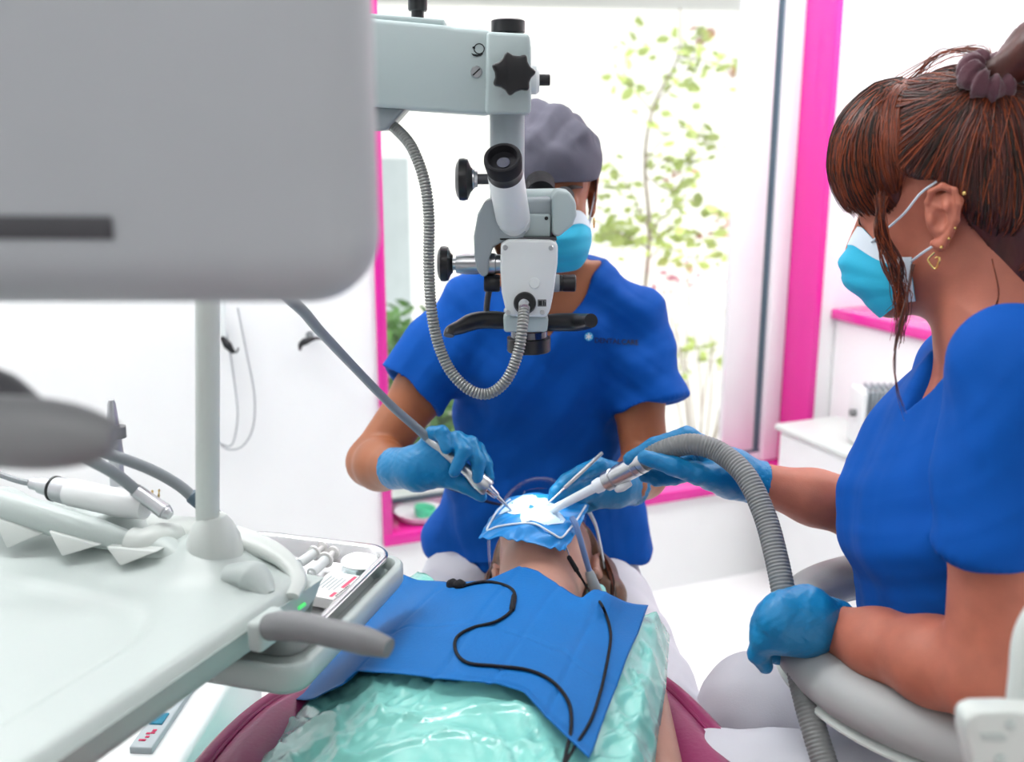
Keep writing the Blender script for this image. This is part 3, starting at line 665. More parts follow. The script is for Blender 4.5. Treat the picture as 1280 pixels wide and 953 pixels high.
turned('objective', P(661, 414, 1.355), P(661, 439, 1.355), [(0, .025), (.12, .025), (.14, .0235), (.3, .0235), (.32, .0302), (.95, .0302), (1, .029), (1, .024), (.8, .022), (.8, 0)], M['black'], ms, 40)
turned('objective_ring', P(661, 413, 1.355), P(661, 421, 1.355), [(0, .0255), (1, .0255)], M['lens'], ms, 36)
turned('cable_ferrule', P(655, 379, 1.30), P(655.5, 386, 1.272), [(0, .0075), (.4, .0075), (.5, .0062), (1, .006)], M['chrome'], ms)
hs = [P(655.5, 383, 1.28), P(653, 408, 1.262), P(648, 440, 1.255), P(634, 474, 1.25), P(612, 492, 1.25), P(588, 488, 1.25), P(564, 465, 1.255), P(548, 430, 1.26), P(539, 385, 1.265), P(536, 330, 1.275), P(536, 270, 1.285), P(530, 225, 1.295), P(515, 185, 1.31), P(497, 163, 1.33), P(478, 148, 1.345)]
ribbed('cable', hs, .0076, .0042, .0016, M['hose2'], ms)
lamp = bpy.data.lights.new('microscope_light', 'SPOT'); lamp.energy = 3.4; lamp.spot_size = math.radians(26); lamp.spot_blend = .6; lamp.shadow_soft_size = .015; lamp.color = (1, .99, .96)
lo_ = bpy.data.objects.new('microscope_light', lamp); COL.objects.link(lo_); l0 = P(661, 440, 1.355); lo_.location = l0 + Vector((0, 0, -.003))
lo_.rotation_euler = (P(668, 640, 1.37) - l0).to_track_quat('-Z', 'Y').to_euler()
# ================================================================== delivery unit
UZ = 0.85
U0 = Vector((-.199, .954, UZ)); UA = Vector((-.917, .398, 0)).normalized(); UB = Vector((-.398, -.917, 0)).normalized()   # along the back edge (left), towards the front
def up_(a, b, z=0.): p = U0 + UA * a + UB * b; return Vector((p.x, p.y, UZ + z))
def u_px(px, py, z):
    p = PZ(px, py, UZ + z) - U0; return p.dot(UA), p.dot(UB)
un = thing('delivery_unit', 'pale grey dental delivery unit with a sloping top in the left foreground', 'dental unit', (*up_(.3, .3).xy, UZ - .06))
LA, LB = .85, .62
na, nb = 110, 84
aa = np.r_[np.linspace(0, .25, 60), np.linspace(.25, LA, na - 59)[1:]]; bb = np.linspace(0, LB, nb)
def ss(x, a, b): t = np.clip((x - a) / (b - a), 0, 1); return t * t * (3 - 2 * t)
A_, B_ = np.meshgrid(aa, bb)
ea = np.minimum(A_, LA - A_); eb = np.minimum(B_, LB - B_)
rc = .035
dx = np.maximum(rc - A_, 0); dy = np.maximum(rc - B_, 0)
edge = np.minimum(np.where((A_ < rc) & (B_ < rc), rc - np.sqrt(dx ** 2 + dy ** 2), np.minimum(ea, eb)), .03)
H = -.012 * (1 - np.sqrt(np.clip(1 - (1 - np.clip(edge / .012, 0, 1)) ** 2, 0, 1)))
H += .020 * ss(-B_, -.115, -.03) * ss(A_, .03, .12)                                    # raised back ridge
pan = np.minimum(A_ - (.055 + .0 * B_), B_ - .135)                                        # recessed panel
rr_ = .07; q1 = np.maximum(rr_ - (A_ - .055), 0); q2 = np.maximum(rr_ - (B_ - .135), 0)
pan = np.where((q1 > 0) & (q2 > 0), rr_ - np.sqrt(q1 ** 2 + q2 ** 2), pan)
H -= .0045 * ss(pan, 0, .012)
H += .012 * np.exp(-((A_ - .10) / .05) ** 2 - ((B_ - .055) / .035) ** 2)
for a0 in (.24, .33, .42, .51): H += .016 * np.exp(-((A_ - a0) / .028) ** 2 - ((B_ - .02) / .025) ** 2)
V = [up_(a, b, h) for a, b, h in zip(A_.ravel(), B_.ravel(), H.ravel())]
# corner rounding in plan: pull the back right corner in
F = [[i * na + j, (i + 1) * na + j, (i + 1) * na + j + 1, i * na + j + 1] for i in range(nb - 1) for j in range(na - 1)]
rim = [j for j in range(na)] + [i * na + na - 1 for i in range(1, nb)] + [(nb - 1) * na + j for j in range(na - 2, -1, -1)] + [i * na for i in range(nb - 2, 0, -1)]
cen = up_(LA / 2, LB / 2)
prev = rim
for dz, ins in ((-.010, -.004), (-.015, -.001), (-.030, .003), (-.042, .009), (-.050, .018), (-.052, -2)):
    n0 = len(V); new = []
    for k, i in enumerate(rim):
        p = up_(A_.ravel()[i], B_.ravel()[i]); d = cen - p
        sa = -1 if A_.ravel()[i] > LA / 2 else 1; sb = -1 if B_.ravel()[i] > LB / 2 else 1
        onA = min(A_.ravel()[i], LA - A_.ravel()[i]) < 1e-6; onB = min(B_.ravel()[i], LB - B_.ravel()[i]) < 1e-6
        if ins < -1: p = Vector(V[prev[k]]).lerp(Vector((cen.x, cen.y, V[prev[k]].z)), .10)
        else: p = p + UA * (sa * ins if onA else 0) + UB * (sb * ins if onB else 0)
        V.append(Vector((p.x, p.y, UZ + dz))); new.append(n0 + k)
    m = len(rim)
    F += [[prev[k], prev[(k + 1) % m], new[(k + 1) % m], new[k]] for k in range(m)]
    prev = new
F.append(prev)
def fixn(name, V, F, mat, parent=None, **kw):
    bm = bmesh.new(); vs = [bm.verts.new(v) for v in V]
    for f in F:
        try: bm.faces.new([vs[i] for i in f])
        except ValueError: pass
    return bm_obj(name, bm, mat, parent, **kw)
top = fixn('body', V, F, M['unit'], un, angle=50)
# seam ring on the right edge
def arc(c, r, n=40, a0=0, a1=2 * PI, asp=1): return [c + UB * (r * math.cos(a0 + (a1 - a0) * i / (n - 1))) + UA * (r * asp * math.sin(a0 + (a1 - a0) * i / (n - 1))) for i in range(n)]
tube('edge_button', [p + UP * (-.0055 - .6 * max(0, -((p - U0).dot(UA)) + .0)) for p in [up_(.022, .222) + UB * (.020 * math.cos(t)) + UA * (.022 * math.sin(t)) for t in np.linspace(-.3, PI + .3, 30)]], .0011, M['dgrey'], un, n=60, seg=6)
# hub and upright post for the screen
HA, HB = u_px(257, 716, .0); hb = up_(HA, HB - .016, .004)
hub = turned('post_hub', hb + UP * -.005, hb + UP * .052, [(0, .029), (.3, .029), (.6, .0265), (.85, .02), (1, .0135)], M['unit2'], un, 40)
tube('hub_seam', [hb + Vector((.0294 * math.cos(t), .0294 * math.sin(t), .008 - .003 * math.sin(t))) for t in np.linspace(PI * .9, PI * 2.15, 24)], .0009, M['dgrey'], hub, n=40, seg=6)
tube('side_fairing', [up_(HA - .035, HB + .008, .006), up_(HA - .062, HB + .004, .008), up_(HA - .088, HB + .012, -.004)], [.014, .019, .008], M['unit'], un, n=30, seg=20, flat=(.8, 1))
tube('side_fairing', [up_(HA + .03, HB + .004, .010), up_(HA + .055, HB, .014), up_(HA + .085, HB, .006)], [.014, .019, .014], M['unit'], un, n=30, seg=20, flat=(.9, 1))
pb = P(259.5, 655, hb.y); pq = P(259.5, 390, hb.y); pt = pb + (pq - pb) * ((1.50 - pb.z) / (pq.z - pb.z))
PT = Vector(pb + (pq - pb) * ((1.42 - pb.z) / (pq.z - pb.z)))
cyl('post', pb - (pq - pb) * .15, pt, .0118, M['unit2'], un, .01)
# instrument bar with fins over the back ridge
b0, b1 = P(168, 676, .985), P(-60, 612, 1.06)
tube('instrument_bar', [P(196, 687, .965), P(180, 683, .968), P(150, 675, .975), P(60, 649, 1.0), P(-70, 612, 1.04)], [.008, .0145, .0165, .0170, .0170], M['unit'], un, n=50, seg=24, flat=(1.05, .95))
tube('bar_end_cap', [P(164, 679, .972), P(180, 682, .969), P(203, 675, .982), P(222, 668, 1.0)], [.0165, .0182, .0180, .012], M['unit2'], un, n=30, seg=24)
for (a, b, c) in (((132, 684), (196, 690), (150, 708)), ((60, 664), (124, 682), (77, 696)), ((-10, 646), (52, 668), (8, 686))):
    yy = .99 - (a[0] - 60) * .0003
    bm_obj('fin', poly_bm([P(*a, yy - .012), P(*b, yy - .028), P(*c, yy - .03)], Vector((.006, .016, 0)), .0015, 2), M['unit2'], un)
tube('back_lip', [up_(.30, .012, .012), up_(.20, .004, .014), up_(.11, .0, .016), up_(.05, .004, .010), up_(.012, .02, -.002), up_(-.003, .05, -.008)], [.014, .018, .021, .018, .011, .006], M['unit2'], un, n=60, seg=20, flat=(.7, 1.1))
# grey handle on the right side
tube('side_handle', [P(338, 784, .83), P(362, 783, .815), P(388, 786, .80), P(410, 791, .79), P(450, 800, .775), P(478, 808, .765), P(486, 811, .762)], [.0125, .0135, .0130, .0122, .0122, .0120, .0085], M['mgrey'], un, n=60, seg=24)
bm_obj('handle_socket', box_bm(P(333, 787, .845), (.016, .04, .030), .005, 3, (UA, UB, UP)), M['unit'], un)
st_ = bm_obj('status_light', box_bm(up_(.001, .03, -.028), (.003, .012, .004), .001, 1, (UA, UB, UP)), mat('status_green', (.1, .8, .2), .4, emit=.6), un)
# arm that carries the unit (below, out of the light)
tube('support_arm', [up_(.5, .35, -.055), up_(.5, .35, -.16), up_(.75, .30, -.22), up_(1.3, .30, -.25), up_(1.35, .30, -.84)], [.05, .05, .045, .045, .05], M['unit'], un, n=50, seg=24)

# instruments lying in their holders
h1 = thing('motor_handpiece', 'white dental motor with a steel nose resting on the back of the unit', 'handpiece', P(110, 615, 1.03))
e0, e1 = P(36, 604, 1.05), P(182, 636, 1.00); dd = e1 - e0
turned('nose', e0, e0 + dd * .36, [(0, .003), (.08, .0065), (.28, .0065), (.30, .009), (.62, .0105), (.63, .0135), (1, .0145)], M['steel'], h1, 32)
turned('body', e0 + dd * .355, e1, [(0, .0142), (.04, .0152), (.7, .0152), (1, .012)], M['white'], h1, 32)
turned('ring', e0 + dd * .222, e0 + dd * .24, [(0, .0143), (1, .0143)], M['black'], h1, 32)
tube('lead', [e0, e0 - dd * .1, P(-20, 588, 1.07), P(-60, 585, 1.1)], .0035, M['cord'], h1, n=20, seg=8)
h2 = thing('turbine_handpiece', 'steel instrument on a grey hose rising out of the unit behind the motor', 'handpiece', P(195, 632, .99))
e0, e1 = P(168, 612, 1.0), P(213, 645, .985)
turned('barrel', e0, e1, [(0, .0065), (.04, .0075), (.08, .0065), (.1, .0075), (.85, .0085), (.86, .0072), (.9, .0075), (1, .005)], M['steel'], h2, 28)
tube('hose', [P(172, 615, 1.0), P(150, 597, .985), P(122, 580, .96), P(60, 552, .93), P(-40, 520, .92)], .0062, M['cord'], h2, n=40, seg=14)
h3 = thing('scaler_handpiece', 'dark tipped instrument on a grey hose passing behind the upright post', 'handpiece', P(270, 645, 1.03))
tube('hose', [P(246, 627, 1.03), P(225, 608, 1.03), P(190, 588, 1.02), P(145, 571, 1.0), P(60, 545, .98), P(-40, 530, .96)], .0062, M['cord'], h3, n=40, seg=14)
turned('barrel', P(238, 618, 1.032), P(284, 656, 1.03), [(0, .0065), (.05, .0085), (.5, .0085), (.55, .0072), (1, .0062)], M['gasket'], h3, 24)
h4 = thing('syringe_handpiece', 'slim pale upright instrument standing behind the grey foreground handle', 'handpiece', P(146, 600, 1.05))
turned('barrel', P(147, 606, 1.05), P(139, 500, 1.05), [(0, .008), (.35, .0075), (.36, .009), (.6, .0075), (.95, .0045), (1, .003)], M['steel'], h4, 24)
turned('collar', P(148, 547, 1.045), P(147, 533, 1.045), [(0, .0085), (1, .0085)], M['mgrey'], h4, 24)
for k, (a, b) in enumerate((((193, 626), (190, 613)), ((198, 626), (199, 612)))):
    o = turned('bur', P(*a, 1.005), P(*b, 1.005), [(0, .0012), (.55, .0012), (.6, .0007), (.8, .0007), (.85, .0014), (1, .0008)], M['gold'], None, 10)
    tag(o, 'tiny gold bur standing on the unit, the one with its tip leaning left' if k == 0 else 'tiny gold bur standing on the unit, the upright one beside the post', 'bur', 'gold burs on the unit')

# grey rounded lamp handle in the near foreground
lh = thing('swivel_handle', 'blurred grey rounded handle reaching in from the left foreground', 'handle', P(60, 545, .52))
tube('arm', [P(-330, 520, .60), P(-120, 533, .54), P(20, 541, .51), P(75, 544, .505), P(112, 546, .503), P(130, 547, .502), P(142, 549, .502)], [.018] * 6 + [.019] * 6 + [.0198] * 9 + [.0192, .0175, .0145, .009], M['mgrey'], lh, n=60, seg=28)
tube('arm_joint', [P(-30, 470, .56), P(10, 490, .54), P(40, 512, .525)], [.009, .010, .008], M['dgrey'], lh, n=20, seg=18)
tube('arm_stem', [P(-330, 520, .60), Vector((-.80, .62, 1.0)), Vector((-.9, .7, .6)), Vector((-.9, .7, .02))], .02, M['mgrey'], lh, n=40, seg=18)

# screen, seen from behind
mo = thing('monitor', 'large blurred grey monitor back filling the upper left corner', 'monitor', P(100, 385, .56))
MY = .545
def rrect(x0, y0, x1, y1, r, n=8):
    out = []
    for cx, cy, a in ((x1 - r, y0 + r, -PI / 2), (x1 - r, y1 - r, 0), (x0 + r, y1 - r, PI / 2), (x0 + r, y0 + r, PI)):
        for i in range(n + 1): t = a + PI / 2 * i / n; out.append((cx + r * math.cos(t), cy + r * math.sin(t)))
    return out
b3 = P(-520, 376, MY); b4 = P(456, 389, MY); t4 = P(470, -330, MY)
ang = .02
X1 = b4.x + .004; Z0 = b4.z; Z1 = Z0 + .34; X0 = X1 - .44
ol = [Vector((x, MY + (X1 - x) * -.0, z)) for x, z in rrect(X0, Z0, X1, Z1, .040, 10)]
bm_obj('shell', poly_bm(ol, (0, .075, 0), .034, 8, 60), M['monitor'], mo, angle=60)
bm_obj('screen', box_bm(((X0 + X1) / 2, MY + .0755, (Z0 + Z1) / 2), (.40, .003, .29), .001, 1), M['black'], mo)
s0 = P(-60, 284, MY - .001); s1 = P(140, 285, MY - .001)
tube('slot', [s0, (s0 + s1) / 2, s1], .0062, M['dgrey'], mo, n=10, seg=18, flat=(1, .25))
hz = P(259.5, 300, pb.y).z
tube('mount_arm', [Vector((pt.x, pt.y, 1.46)), Vector((pt.x, pt.y - .15, 1.46)), Vector((pt.x, MY + .08, 1.46))], .016, M['unit2'], mo, n=24, seg=16)
bm_obj('mount_plate', box_bm((pt.x, MY + .082, 1.46), (.10, .012, .10), .004, 2), M['unit2'], mo)

# ================================================================== tray
TZ = .78
def tpz(px, py, z=0): return PZ(px, py, TZ + z)
cA = tpz(513, 696); cB = tpz(373, 842); 
TB = (cB - cA); TLEN = TB.length; TB.normalize(); TA = Vector((TB.y, -TB.x, 0)) ; TA = TA if TA.x < 0 else -TA
def tp(a, b, z=0.): p = cA + TA * a + TB * b; return Vector((p.x, p.y, TZ + z))
def rr_ring(a0, a1, b0, b1, r, z, n=8): return [tp(x, y, z) for x, y in rrect(a0, b0, a1, b1, r, n)]
def shell_rings(rings):
    V = []; F = []
    for r in rings: V += r
    m = len(rings[0])
    for i in range(len(rings) - 1):
        for k in range(m): F.append([i * m + k, i * m + (k + 1) % m, (i + 1) * m + (k + 1) % m, (i + 1) * m + k])
    F.append(list(range(m))[::-1]); F.append([(len(rings) - 1) * m + k for k in range(m)])
    return V, F
tt = thing('tray_holder', 'pale plastic tray holder projecting from under the right side of the unit', 'tray holder', tp(.15, .15, -.05))
W_, L_ = .25, TLEN
def R3(i, z, r=.03): return rr_ring(i, W_ - i, i, L_ - i, max(r - i, .006), z)
V, F = shell_rings([R3(.020, -.034), R3(.005, -.030), R3(0, -.022), R3(0, -.003), R3(.003, 0), R3(.009, 0), R3(.012, -.003), R3(.016, -.013), R3(.02, -.014)])
fixn('tray_base', V, F, M['unit'], tt, angle=45)
tube('support', [tp(.20, .12, -.034), tp(.22, .12, -.05), tp(.30, .12, -.045)], .016, M['unit'], tt, n=16, seg=16)
mt = thing('instrument_tray', 'shiny steel instrument tray with a rolled rim on the plastic holder', 'tray', tp(.15, .12, -.013))
def R4(i, z, r=.035): return rr_ring(.016 + i, .222 - i, .008 + i, .255 - i, max(r - i, .008), z)
V, F = shell_rings([R4(.014, -.0135), R4(.010, -.0125), R4(.006, .004), R4(.003, .0105), R4(-.001, .0105), R4(-.002, .0125), R4(0, .0145), R4(.004, .0145), R4(.009, .012), R4(.013, -.008), R4(.018, -.0115)])
fixn('tray', V, F, M['tray'], mt, angle=60)
# things on the tray
FZ = -.0105
def on_tray(px, py, z=FZ): return PZ(px, py, TZ + z)
pd = on_tray(455, 716); pdr = .027
di = thing('petri_dish', 'clear round glass dish near the far end of the steel tray', 'dish', pd)
turned('dish', pd + UP * .0008, pd + UP * .015, [(0, .024), (.03, .0265), (.98, .027), (1, .0266), (.97, .0254), (.15, .0250), (.13, 0)], M['dish'], di, 40)
turned('rim', pd + UP * .0152, pd + UP * .0166, [(0, .0257), (.2, .0274), (.8, .0274), (1, .0260)], M['syr'], di, 40)
for k, (a, b) in enumerate((((372, 706), (405, 684)), ((388, 718), (418, 690)))):
    p0, p1 = on_tray(*a, .008), on_tray(*b, .012); d = p1 - p0
    s = thing('syringe', 'small white plastic syringe on the tray, the one further from the dish' if k == 0 else 'small white plastic syringe on the tray, the one nearer the dish', 'syringe', p0 - UP * .018, 'syringes on the tray')
    turned('barrel', p0, p0 + d * .62, [(0, .002), (.06, .0035), (.08, .0062), (1, .0064)], M['syr'], s, 20)
    turned('flange', p0 + d * .60, p0 + d * .66, [(0, .0098), (1, .0098)], M['paper'], s, 20)
    turned('plunger', p0 + d * .64, p1, [(0, .0035), (.82, .0035), (.84, .0080), (1, .0080)], M['paper'], s, 20)
# packet of paper points
q = [on_tray(384, 754), on_tray(442, 772), on_tray(481, 728), on_tray(420, 716)]
q = [on_tray(383, 757), on_tray(418, 765), on_tray(452, 733), on_tray(408, 727)]
bc = sum(q, Vector()) / 4; bx = ((q[1] + q[2]) / 2 - (q[0] + q[3]) / 2); by = ((q[2] + q[3]) / 2 - (q[0] + q[1]) / 2)
sx, sy_ = bx.length, by.length; bx.normalize(); by = (by - bx * by.dot(bx)).normalized()
pk_ = thing('product_box', 'flat white box with pink and black print on the tray', 'box', bc)
hh = .013
bm_obj('carton', box_bm(bc + UP * (hh / 2 + .0008), (sx, sy_, hh), .0012, 2, (bx, by, UP)), M['paper'], pk_)
def bpr(name, x0, x1, y0, y1, m): bm_obj(name, box_bm(bc + bx * (x0 + x1) / 2 * sx + by * (y0 + y1) / 2 * sy_ + UP * (hh + .001), ((x1 - x0) * sx, (y1 - y0) * sy_, .0005), 0, 1, (bx, by, UP)), m, pk_)
bpr('pink_band', .32, .42, -.05, .42, M['pinkprint']); bpr('pink_band', .30, .40, -.42, -.25, M['pinkprint'])
bc_ = MB()
for i in range(9): bc_.bm(box_bm(bc + bx * (.465 * sx) + by * ((-.36 + i * .055) * sy_) + UP * (hh + .001), (.045 * sx, (.018 + .012 * (i % 3 == 0)) * sy_, .0005), 0, 1, (bx, by, UP)))
bc_.build('print', M['inkd'], pk_)
tl = MB()
for i in range(5): tl.bm(box_bm(bc + bx * ((-.28 + .12 * i) * sx) + by * (.05 * sy_) + UP * (hh + .001), (.035 * sx, (.5 - .07 * (i % 3)) * sy_, .0004), 0, 1, (bx, by, UP)))
tl.build('text_lines', M['panel'], pk_)

# ================================================================== small units low on the floor
cu = thing('control_cabinet', 'low white cabinet with a tilted grey panel and teal display below the unit', 'cabinet', (-.62, 1.18, 0))
def cpx(px, py, z): return PZ(px, py, z)
pc = [(-.0, 0)]
q0, q1, q2, q3 = cpx(164, 922, .46), cpx(186, 934, .46), cpx(262, 822, .46), cpx(240, 812, .46)
pd_ = (q2 - q1); pd_.z = 0; PLn = pd_.length; pd_.normalize(); pe_ = Vector((pd_.y, -pd_.x, 0)); pe_ = pe_ if pe_.x > 0 else -pe_
def cbox(name, e0, e1, d0, d1, z0, z1, m, w=.012, parent=cu):
    c = q1 + pe_ * (e0 + e1) / 2 + pd_ * (d0 + d1) / 2; c.z = (z0 + z1) / 2
    return bm_obj(name, box_bm(c, (e1 - e0, d1 - d0, z1 - z0), w, 3, (pe_, pd_, UP)), m, parent)
cbox('body', -.075, .055, -.25, .34, .002, .452, M['white'])
cbox('side_body', .045, .22, -.25, .20, .002, .36, M['white'], .02)
pn = cbox('panel', -.026, .006, -.005, PLn + .05, .45, .462, M['panel'], .002)
cbox('display', -.020, -.001, .050, .078, .461, .4645, M['teal'], .0005, pn)
ft = MB()
for i, (e, d) in enumerate(((-.012, .028), (-.006, .030), (-.010, .020), (-.016, .012), (-.012, .012), (-.006, .036))):
    c = q1 + pe_ * e + pd_ * d; c.z = .4625; ft.bm(box_bm(c, (.006, .0045, .001), .0004, 1, (pe_, pd_, UP)))
ft.build('red_symbol', M['redprint'], pn)
fw = MB()
for e, d in ((-.014, .095), (-.006, .097)):
    c = q1 + pe_ * e + pd_ * d; c.z = .4625; fw.bm(box_bm(c, (.005, .005, .001), .0004, 1, (pe_, pd_, UP)))
fw.build('button', M['paper'], pn)
cc = thing('rounded_casing', 'white rounded casing at the bottom edge below the unit and left of the chair', 'casing', cpx(150, 950, .40))
bm_obj('casing', box_bm(q1 + pe_ * -.20 + pd_ * -.10 + UP * (.20 - q1.z + .001), (.22, .26, .40), .03, 4, (pe_, pd_, UP)), M['white'], cc)
bm_obj('lid', box_bm(q1 + pe_ * -.20 + pd_ * -.10 + UP * (.408 - q1.z), (.20, .24, .016), .006, 3, (pe_, pd_, UP)), M['unit2'], cc)

# white holder in the right foreground
rh = thing('foreground_holder', 'white rounded instrument holder blurred in the lower right corner', 'holder', P(1240, 950, .62))
HY = .60
pts = [(1199, 884), (1212, 880), (1250, 879), (1310, 884), (1330, 900), (1330, 1010), (1215, 1010), (1206, 960), (1194, 912), (1194, 892)]
prism('body', [(a + 14, b + 12) for a, b in pts], HY, HY + .02, M['unit2'], rh, .007, 4, 15)
prism('raised_mark', [(1226, 918), (1256, 918), (1260, 925), (1254, 929), (1228, 927)], HY - .0012, HY + .002, M['unit'], rh, .0008, 2)
turned('dimple', P(1262, 905, HY + .001), P(1262, 905, HY - .0015), [(0, .004), (1, .003)], M['unit'], rh)
turned('dimple', P(1249, 948, HY + .001), P(1249, 948, HY - .0015), [(0, .004), (1, .003)], M['unit'], rh)
tube('floor_stem', [P(1250, 990, HY + .01), P(1262, 1100, HY + .02), Vector((.40, .62, .35)), Vector((.42, .62, .02))], .013, M['unit2'], rh, n=30, seg=14)
turned('floor_base', (.42, .62, .001), (.42, .62, .03), [(0, .12), (.6, .12), (1, .03)], M['unit2'], rh)
tube('stem', [P(1274, 900, HY + .04), P(1279, 850, HY + .045), P(1287, 790, HY + .05), P(1320, 740, HY + .05)], .010, M['unit2'], rh, n=24, seg=16)
# ================================================================== people: shared builders
class Frame:
    """head frame: origin between the eyes' level and the ears, f forward, u up, l to the person's left"""
    def __init__(s, O, F, U):
        s.O = Vector(O); s.F = Vector(F).normalized(); U = Vector(U); s.U = (U - s.F * U.dot(s.F)).normalized(); s.L = s.U.cross(s.F)
    def p(s, f, u, l=0.): return s.O + s.F * f + s.U * u + s.L * l
    @property
    def ax(s): return (s.F, s.U, s.L)
def add_head(B, h, ears=True):
    A = h.ax
    B.ell(h.p(-.010, .032), (.096, .086, .075), A, .01)
    B.ell(h.p(.034, -.036), (.060, .084, .059), A, .025)
    for q in (1, -1):
        B.cap(h.p(.005, -.060, .050 * q), h.p(.066, -.102, .018 * q), .017, .016, .022)
        B.ell(h.p(.060, -.036, .036 * q), (.028, .026, .022), A, .018)
        B.cap(h.p(.084, .020, .012 * q), h.p(.070, .022, .046 * q), .011, .009, .014)
    B.ell(h.p(.078, -.103), (.019, .016, .022), A, .018)
    for q in (1, -1):
        B.ell(h.p(.100, -.004, .033 * q), (.016, .012, .017), A, .010, 'sub')
        B.ell(h.p(.078, -.004, .032 * q), (.0125, .0125, .0135), A, .004)
    B.cap(h.p(.090, .006), h.p(.112, -.040), .008, .0105, .012)
    for q in (1, -1): B.ell(h.p(.103, -.046, .011 * q), (.011, .008, .008), A, .006)
    B.cap(h.p(.090, -.071, .018), h.p(.090, -.071, -.018), .0065, .0065, .008); B.cap(h.p(.088, -.081, .014), h.p(.088, -.081, -.014), .007, .007, .008)
    if ears:
        for q in (1, -1):
            B.ell(h.p(-.012, -.014, .076 * q), (.017, .028, .008), A, .006)
            B.chain([h.p(.002, -.004, .078 * q), h.p(.000, .014, .081 * q), h.p(-.014, .021, .084 * q), h.p(-.028, .012, .085 * q), h.p(-.029, -.008, .083 * q), h.p(-.018, -.032, .079 * q), h.p(-.006, -.043, .076 * q)], [.0035, .0042, .0045, .0045, .0042, .0045, .0062], .003)
            B.ell(h.p(-.010, -.012, .088 * q), (.010, .015, .007), A, .003, 'sub')
            B.cap(h.p(-.020, .004, .0825 * q), h.p(-.019, -.020, .0825 * q), .0028, .0035, .003)
            B.ell(h.p(.002, -.016, .079 * q), (.005, .008, .005), A, .004)
def join_ears(V, F, h):
    """finely meshed ears, grown out of the head"""
    for q in (1, -1):
        c = h.p(-.012, -.012, .083 * q); E = Solid(c - Vector((.05, .05, .055)), c + Vector((.05, .05, .055)), .0011); A = h.ax
        E.ell(h.p(-.010, -.010, .076 * q), (.0165, .026, .0075), A, .004)
        E.chain([h.p(.003, -.008, .076 * q), h.p(.002, .006, .0795 * q), h.p(-.004, .0165, .083 * q), h.p(-.016, .0205, .0865 * q), h.p(-.027, .014, .0885 * q), h.p(-.0305, .0, .0885 * q), h.p(-.026, -.016, .0855 * q), h.p(-.017, -.030, .081 * q), h.p(-.008, -.040, .078 * q), h.p(.000, -.038, .0755 * q)], [.0028, .003, .0033, .0036, .0036, .0034, .0034, .0038, .0062, .0045], .003)
        E.cap(h.p(-.020, -.002, .085 * q), h.p(-.030, .004, .083 * q), .006, .005, .004); E.cap(h.p(-.022, -.010, .082 * q), h.p(-.018, .008, .082 * q), .006, .006, .004)
        E.ell(h.p(-.009, -.013, .0865 * q), (.0085, .0115, .0075), A, .003, 'sub')
        E.ell(h.p(-.010, .010, .0890 * q), (.0085, .0055, .0060), A, .003, 'sub')
        E.ell(h.p(-.0245, .004, .0930 * q), (.0022, .0150, .0050), A, .002, 'sub')
        E.chain([h.p(-.004, .002, .0812 * q), h.p(-.013, -.002, .0822 * q), h.p(-.0205, -.006, .0845 * q), h.p(-.0195, -.018, .0835 * q), h.p(-.012, -.026, .0805 * q), h.p(-.004, -.026, .0785 * q)], [.0016, .0018, .0024, .0025, .0024, .002], .002)
        E.ell(h.p(.0005, -.014, .0795 * q), (.0042, .0065, .0042), A, .003)
        v, f = E.mesh(relax=1); n = len(V); V = np.r_[V, v]; F = np.r_[F, f + n]
    return V, F
def mask_sheet(name, h, mats, parent, w=.068, top=-.014, bot=-.112, front=.122, e_top=-.048, e_bot=-.094, e_f=.020):
    nv, nu = 34, 61; G = np.zeros((nv, nu, 3))
    for i in range(nv):
        v = i / (nv - 1); uf = top + (bot - top) * v; ue = e_top + (e_bot - e_top) * v
        ff = front + .012 * math.sin(v * PI) - .030 * max(0, v - .55) / .45 - .014 * max(0, .35 - v) / .35
        ple = .0022 * math.sin(v * PI * 7) * (1 if .2 < v < .85 else .2)
        for j in range(nu):
            t = j / (nu - 1) * 2 - 1; a = t * PI / 2; s = min(max((abs(t) - .42) / .58, 0), 1); s = s * s * (3 - 2 * s)
            f = e_f + (ff - e_f) * max(math.cos(a), 0) ** .80 + ple * math.cos(a) ** .5
            G[i, j] = h.p(f, uf + (ue - uf) * s, (w + .004 * math.sin(v * PI)) * math.sin(a) * (1 - .06 * (1 - v) * (1 - abs(t)))) 
    o = sheet(name, G, .0022, mats, parent, fmat=lambda v, u: 1 if (v < .16 or u < .045 or u > .94) else 0)
    return o, G
def glove(name, palm, fingers, parent, res=.0022, k=.008, cuff=None, m='glove', kf=.006):
    pts = [q for c in palm for q in c[:2]] + [q for c in fingers for q in c[0]]
    lo = np.min([tuple(p) for p in pts], 0) - .05; hi = np.max([tuple(p) for p in pts], 0) + .05
    B = Solid(lo, hi, res)
    for a, b, ra, rb in palm: B.cap(a, b, ra, rb, .014)
    for pp, rr in fingers:
        Bf = B.new(); Bf.chain(pp, rr, .004)
        a = B.f; d = Bf.f; kk = kf; hh = np.maximum(kk - np.abs(a - d), 0) / kk; B.f = np.minimum(a, d) - hh * hh * kk * .25
    if cuff:
        (c0, c1, r0, r1) = cuff
        B.cap(c0, c1, r0, r1, .006)
        n = np.array(tuple(c1 - c0)); n /= np.linalg.norm(n); q = c1
        B.half(q, n); e = Vector(tuple(n)) * .02
        B.cap(c1 - e * .7, c1 + e, r1 - .0042, r1 - .0015, 0, 'sub')
    def wr(V, N): return .00035 * np.sin(V[:, 0] * 420 + 3 * np.sin(V[:, 2] * 160)) * np.sin(V[:, 1] * 310 + V[:, 2] * 240)
    V, F = B.mesh(disp=wr, relax=1)
    return mesh_obj(name, V, F, M[m], parent, angle=0)
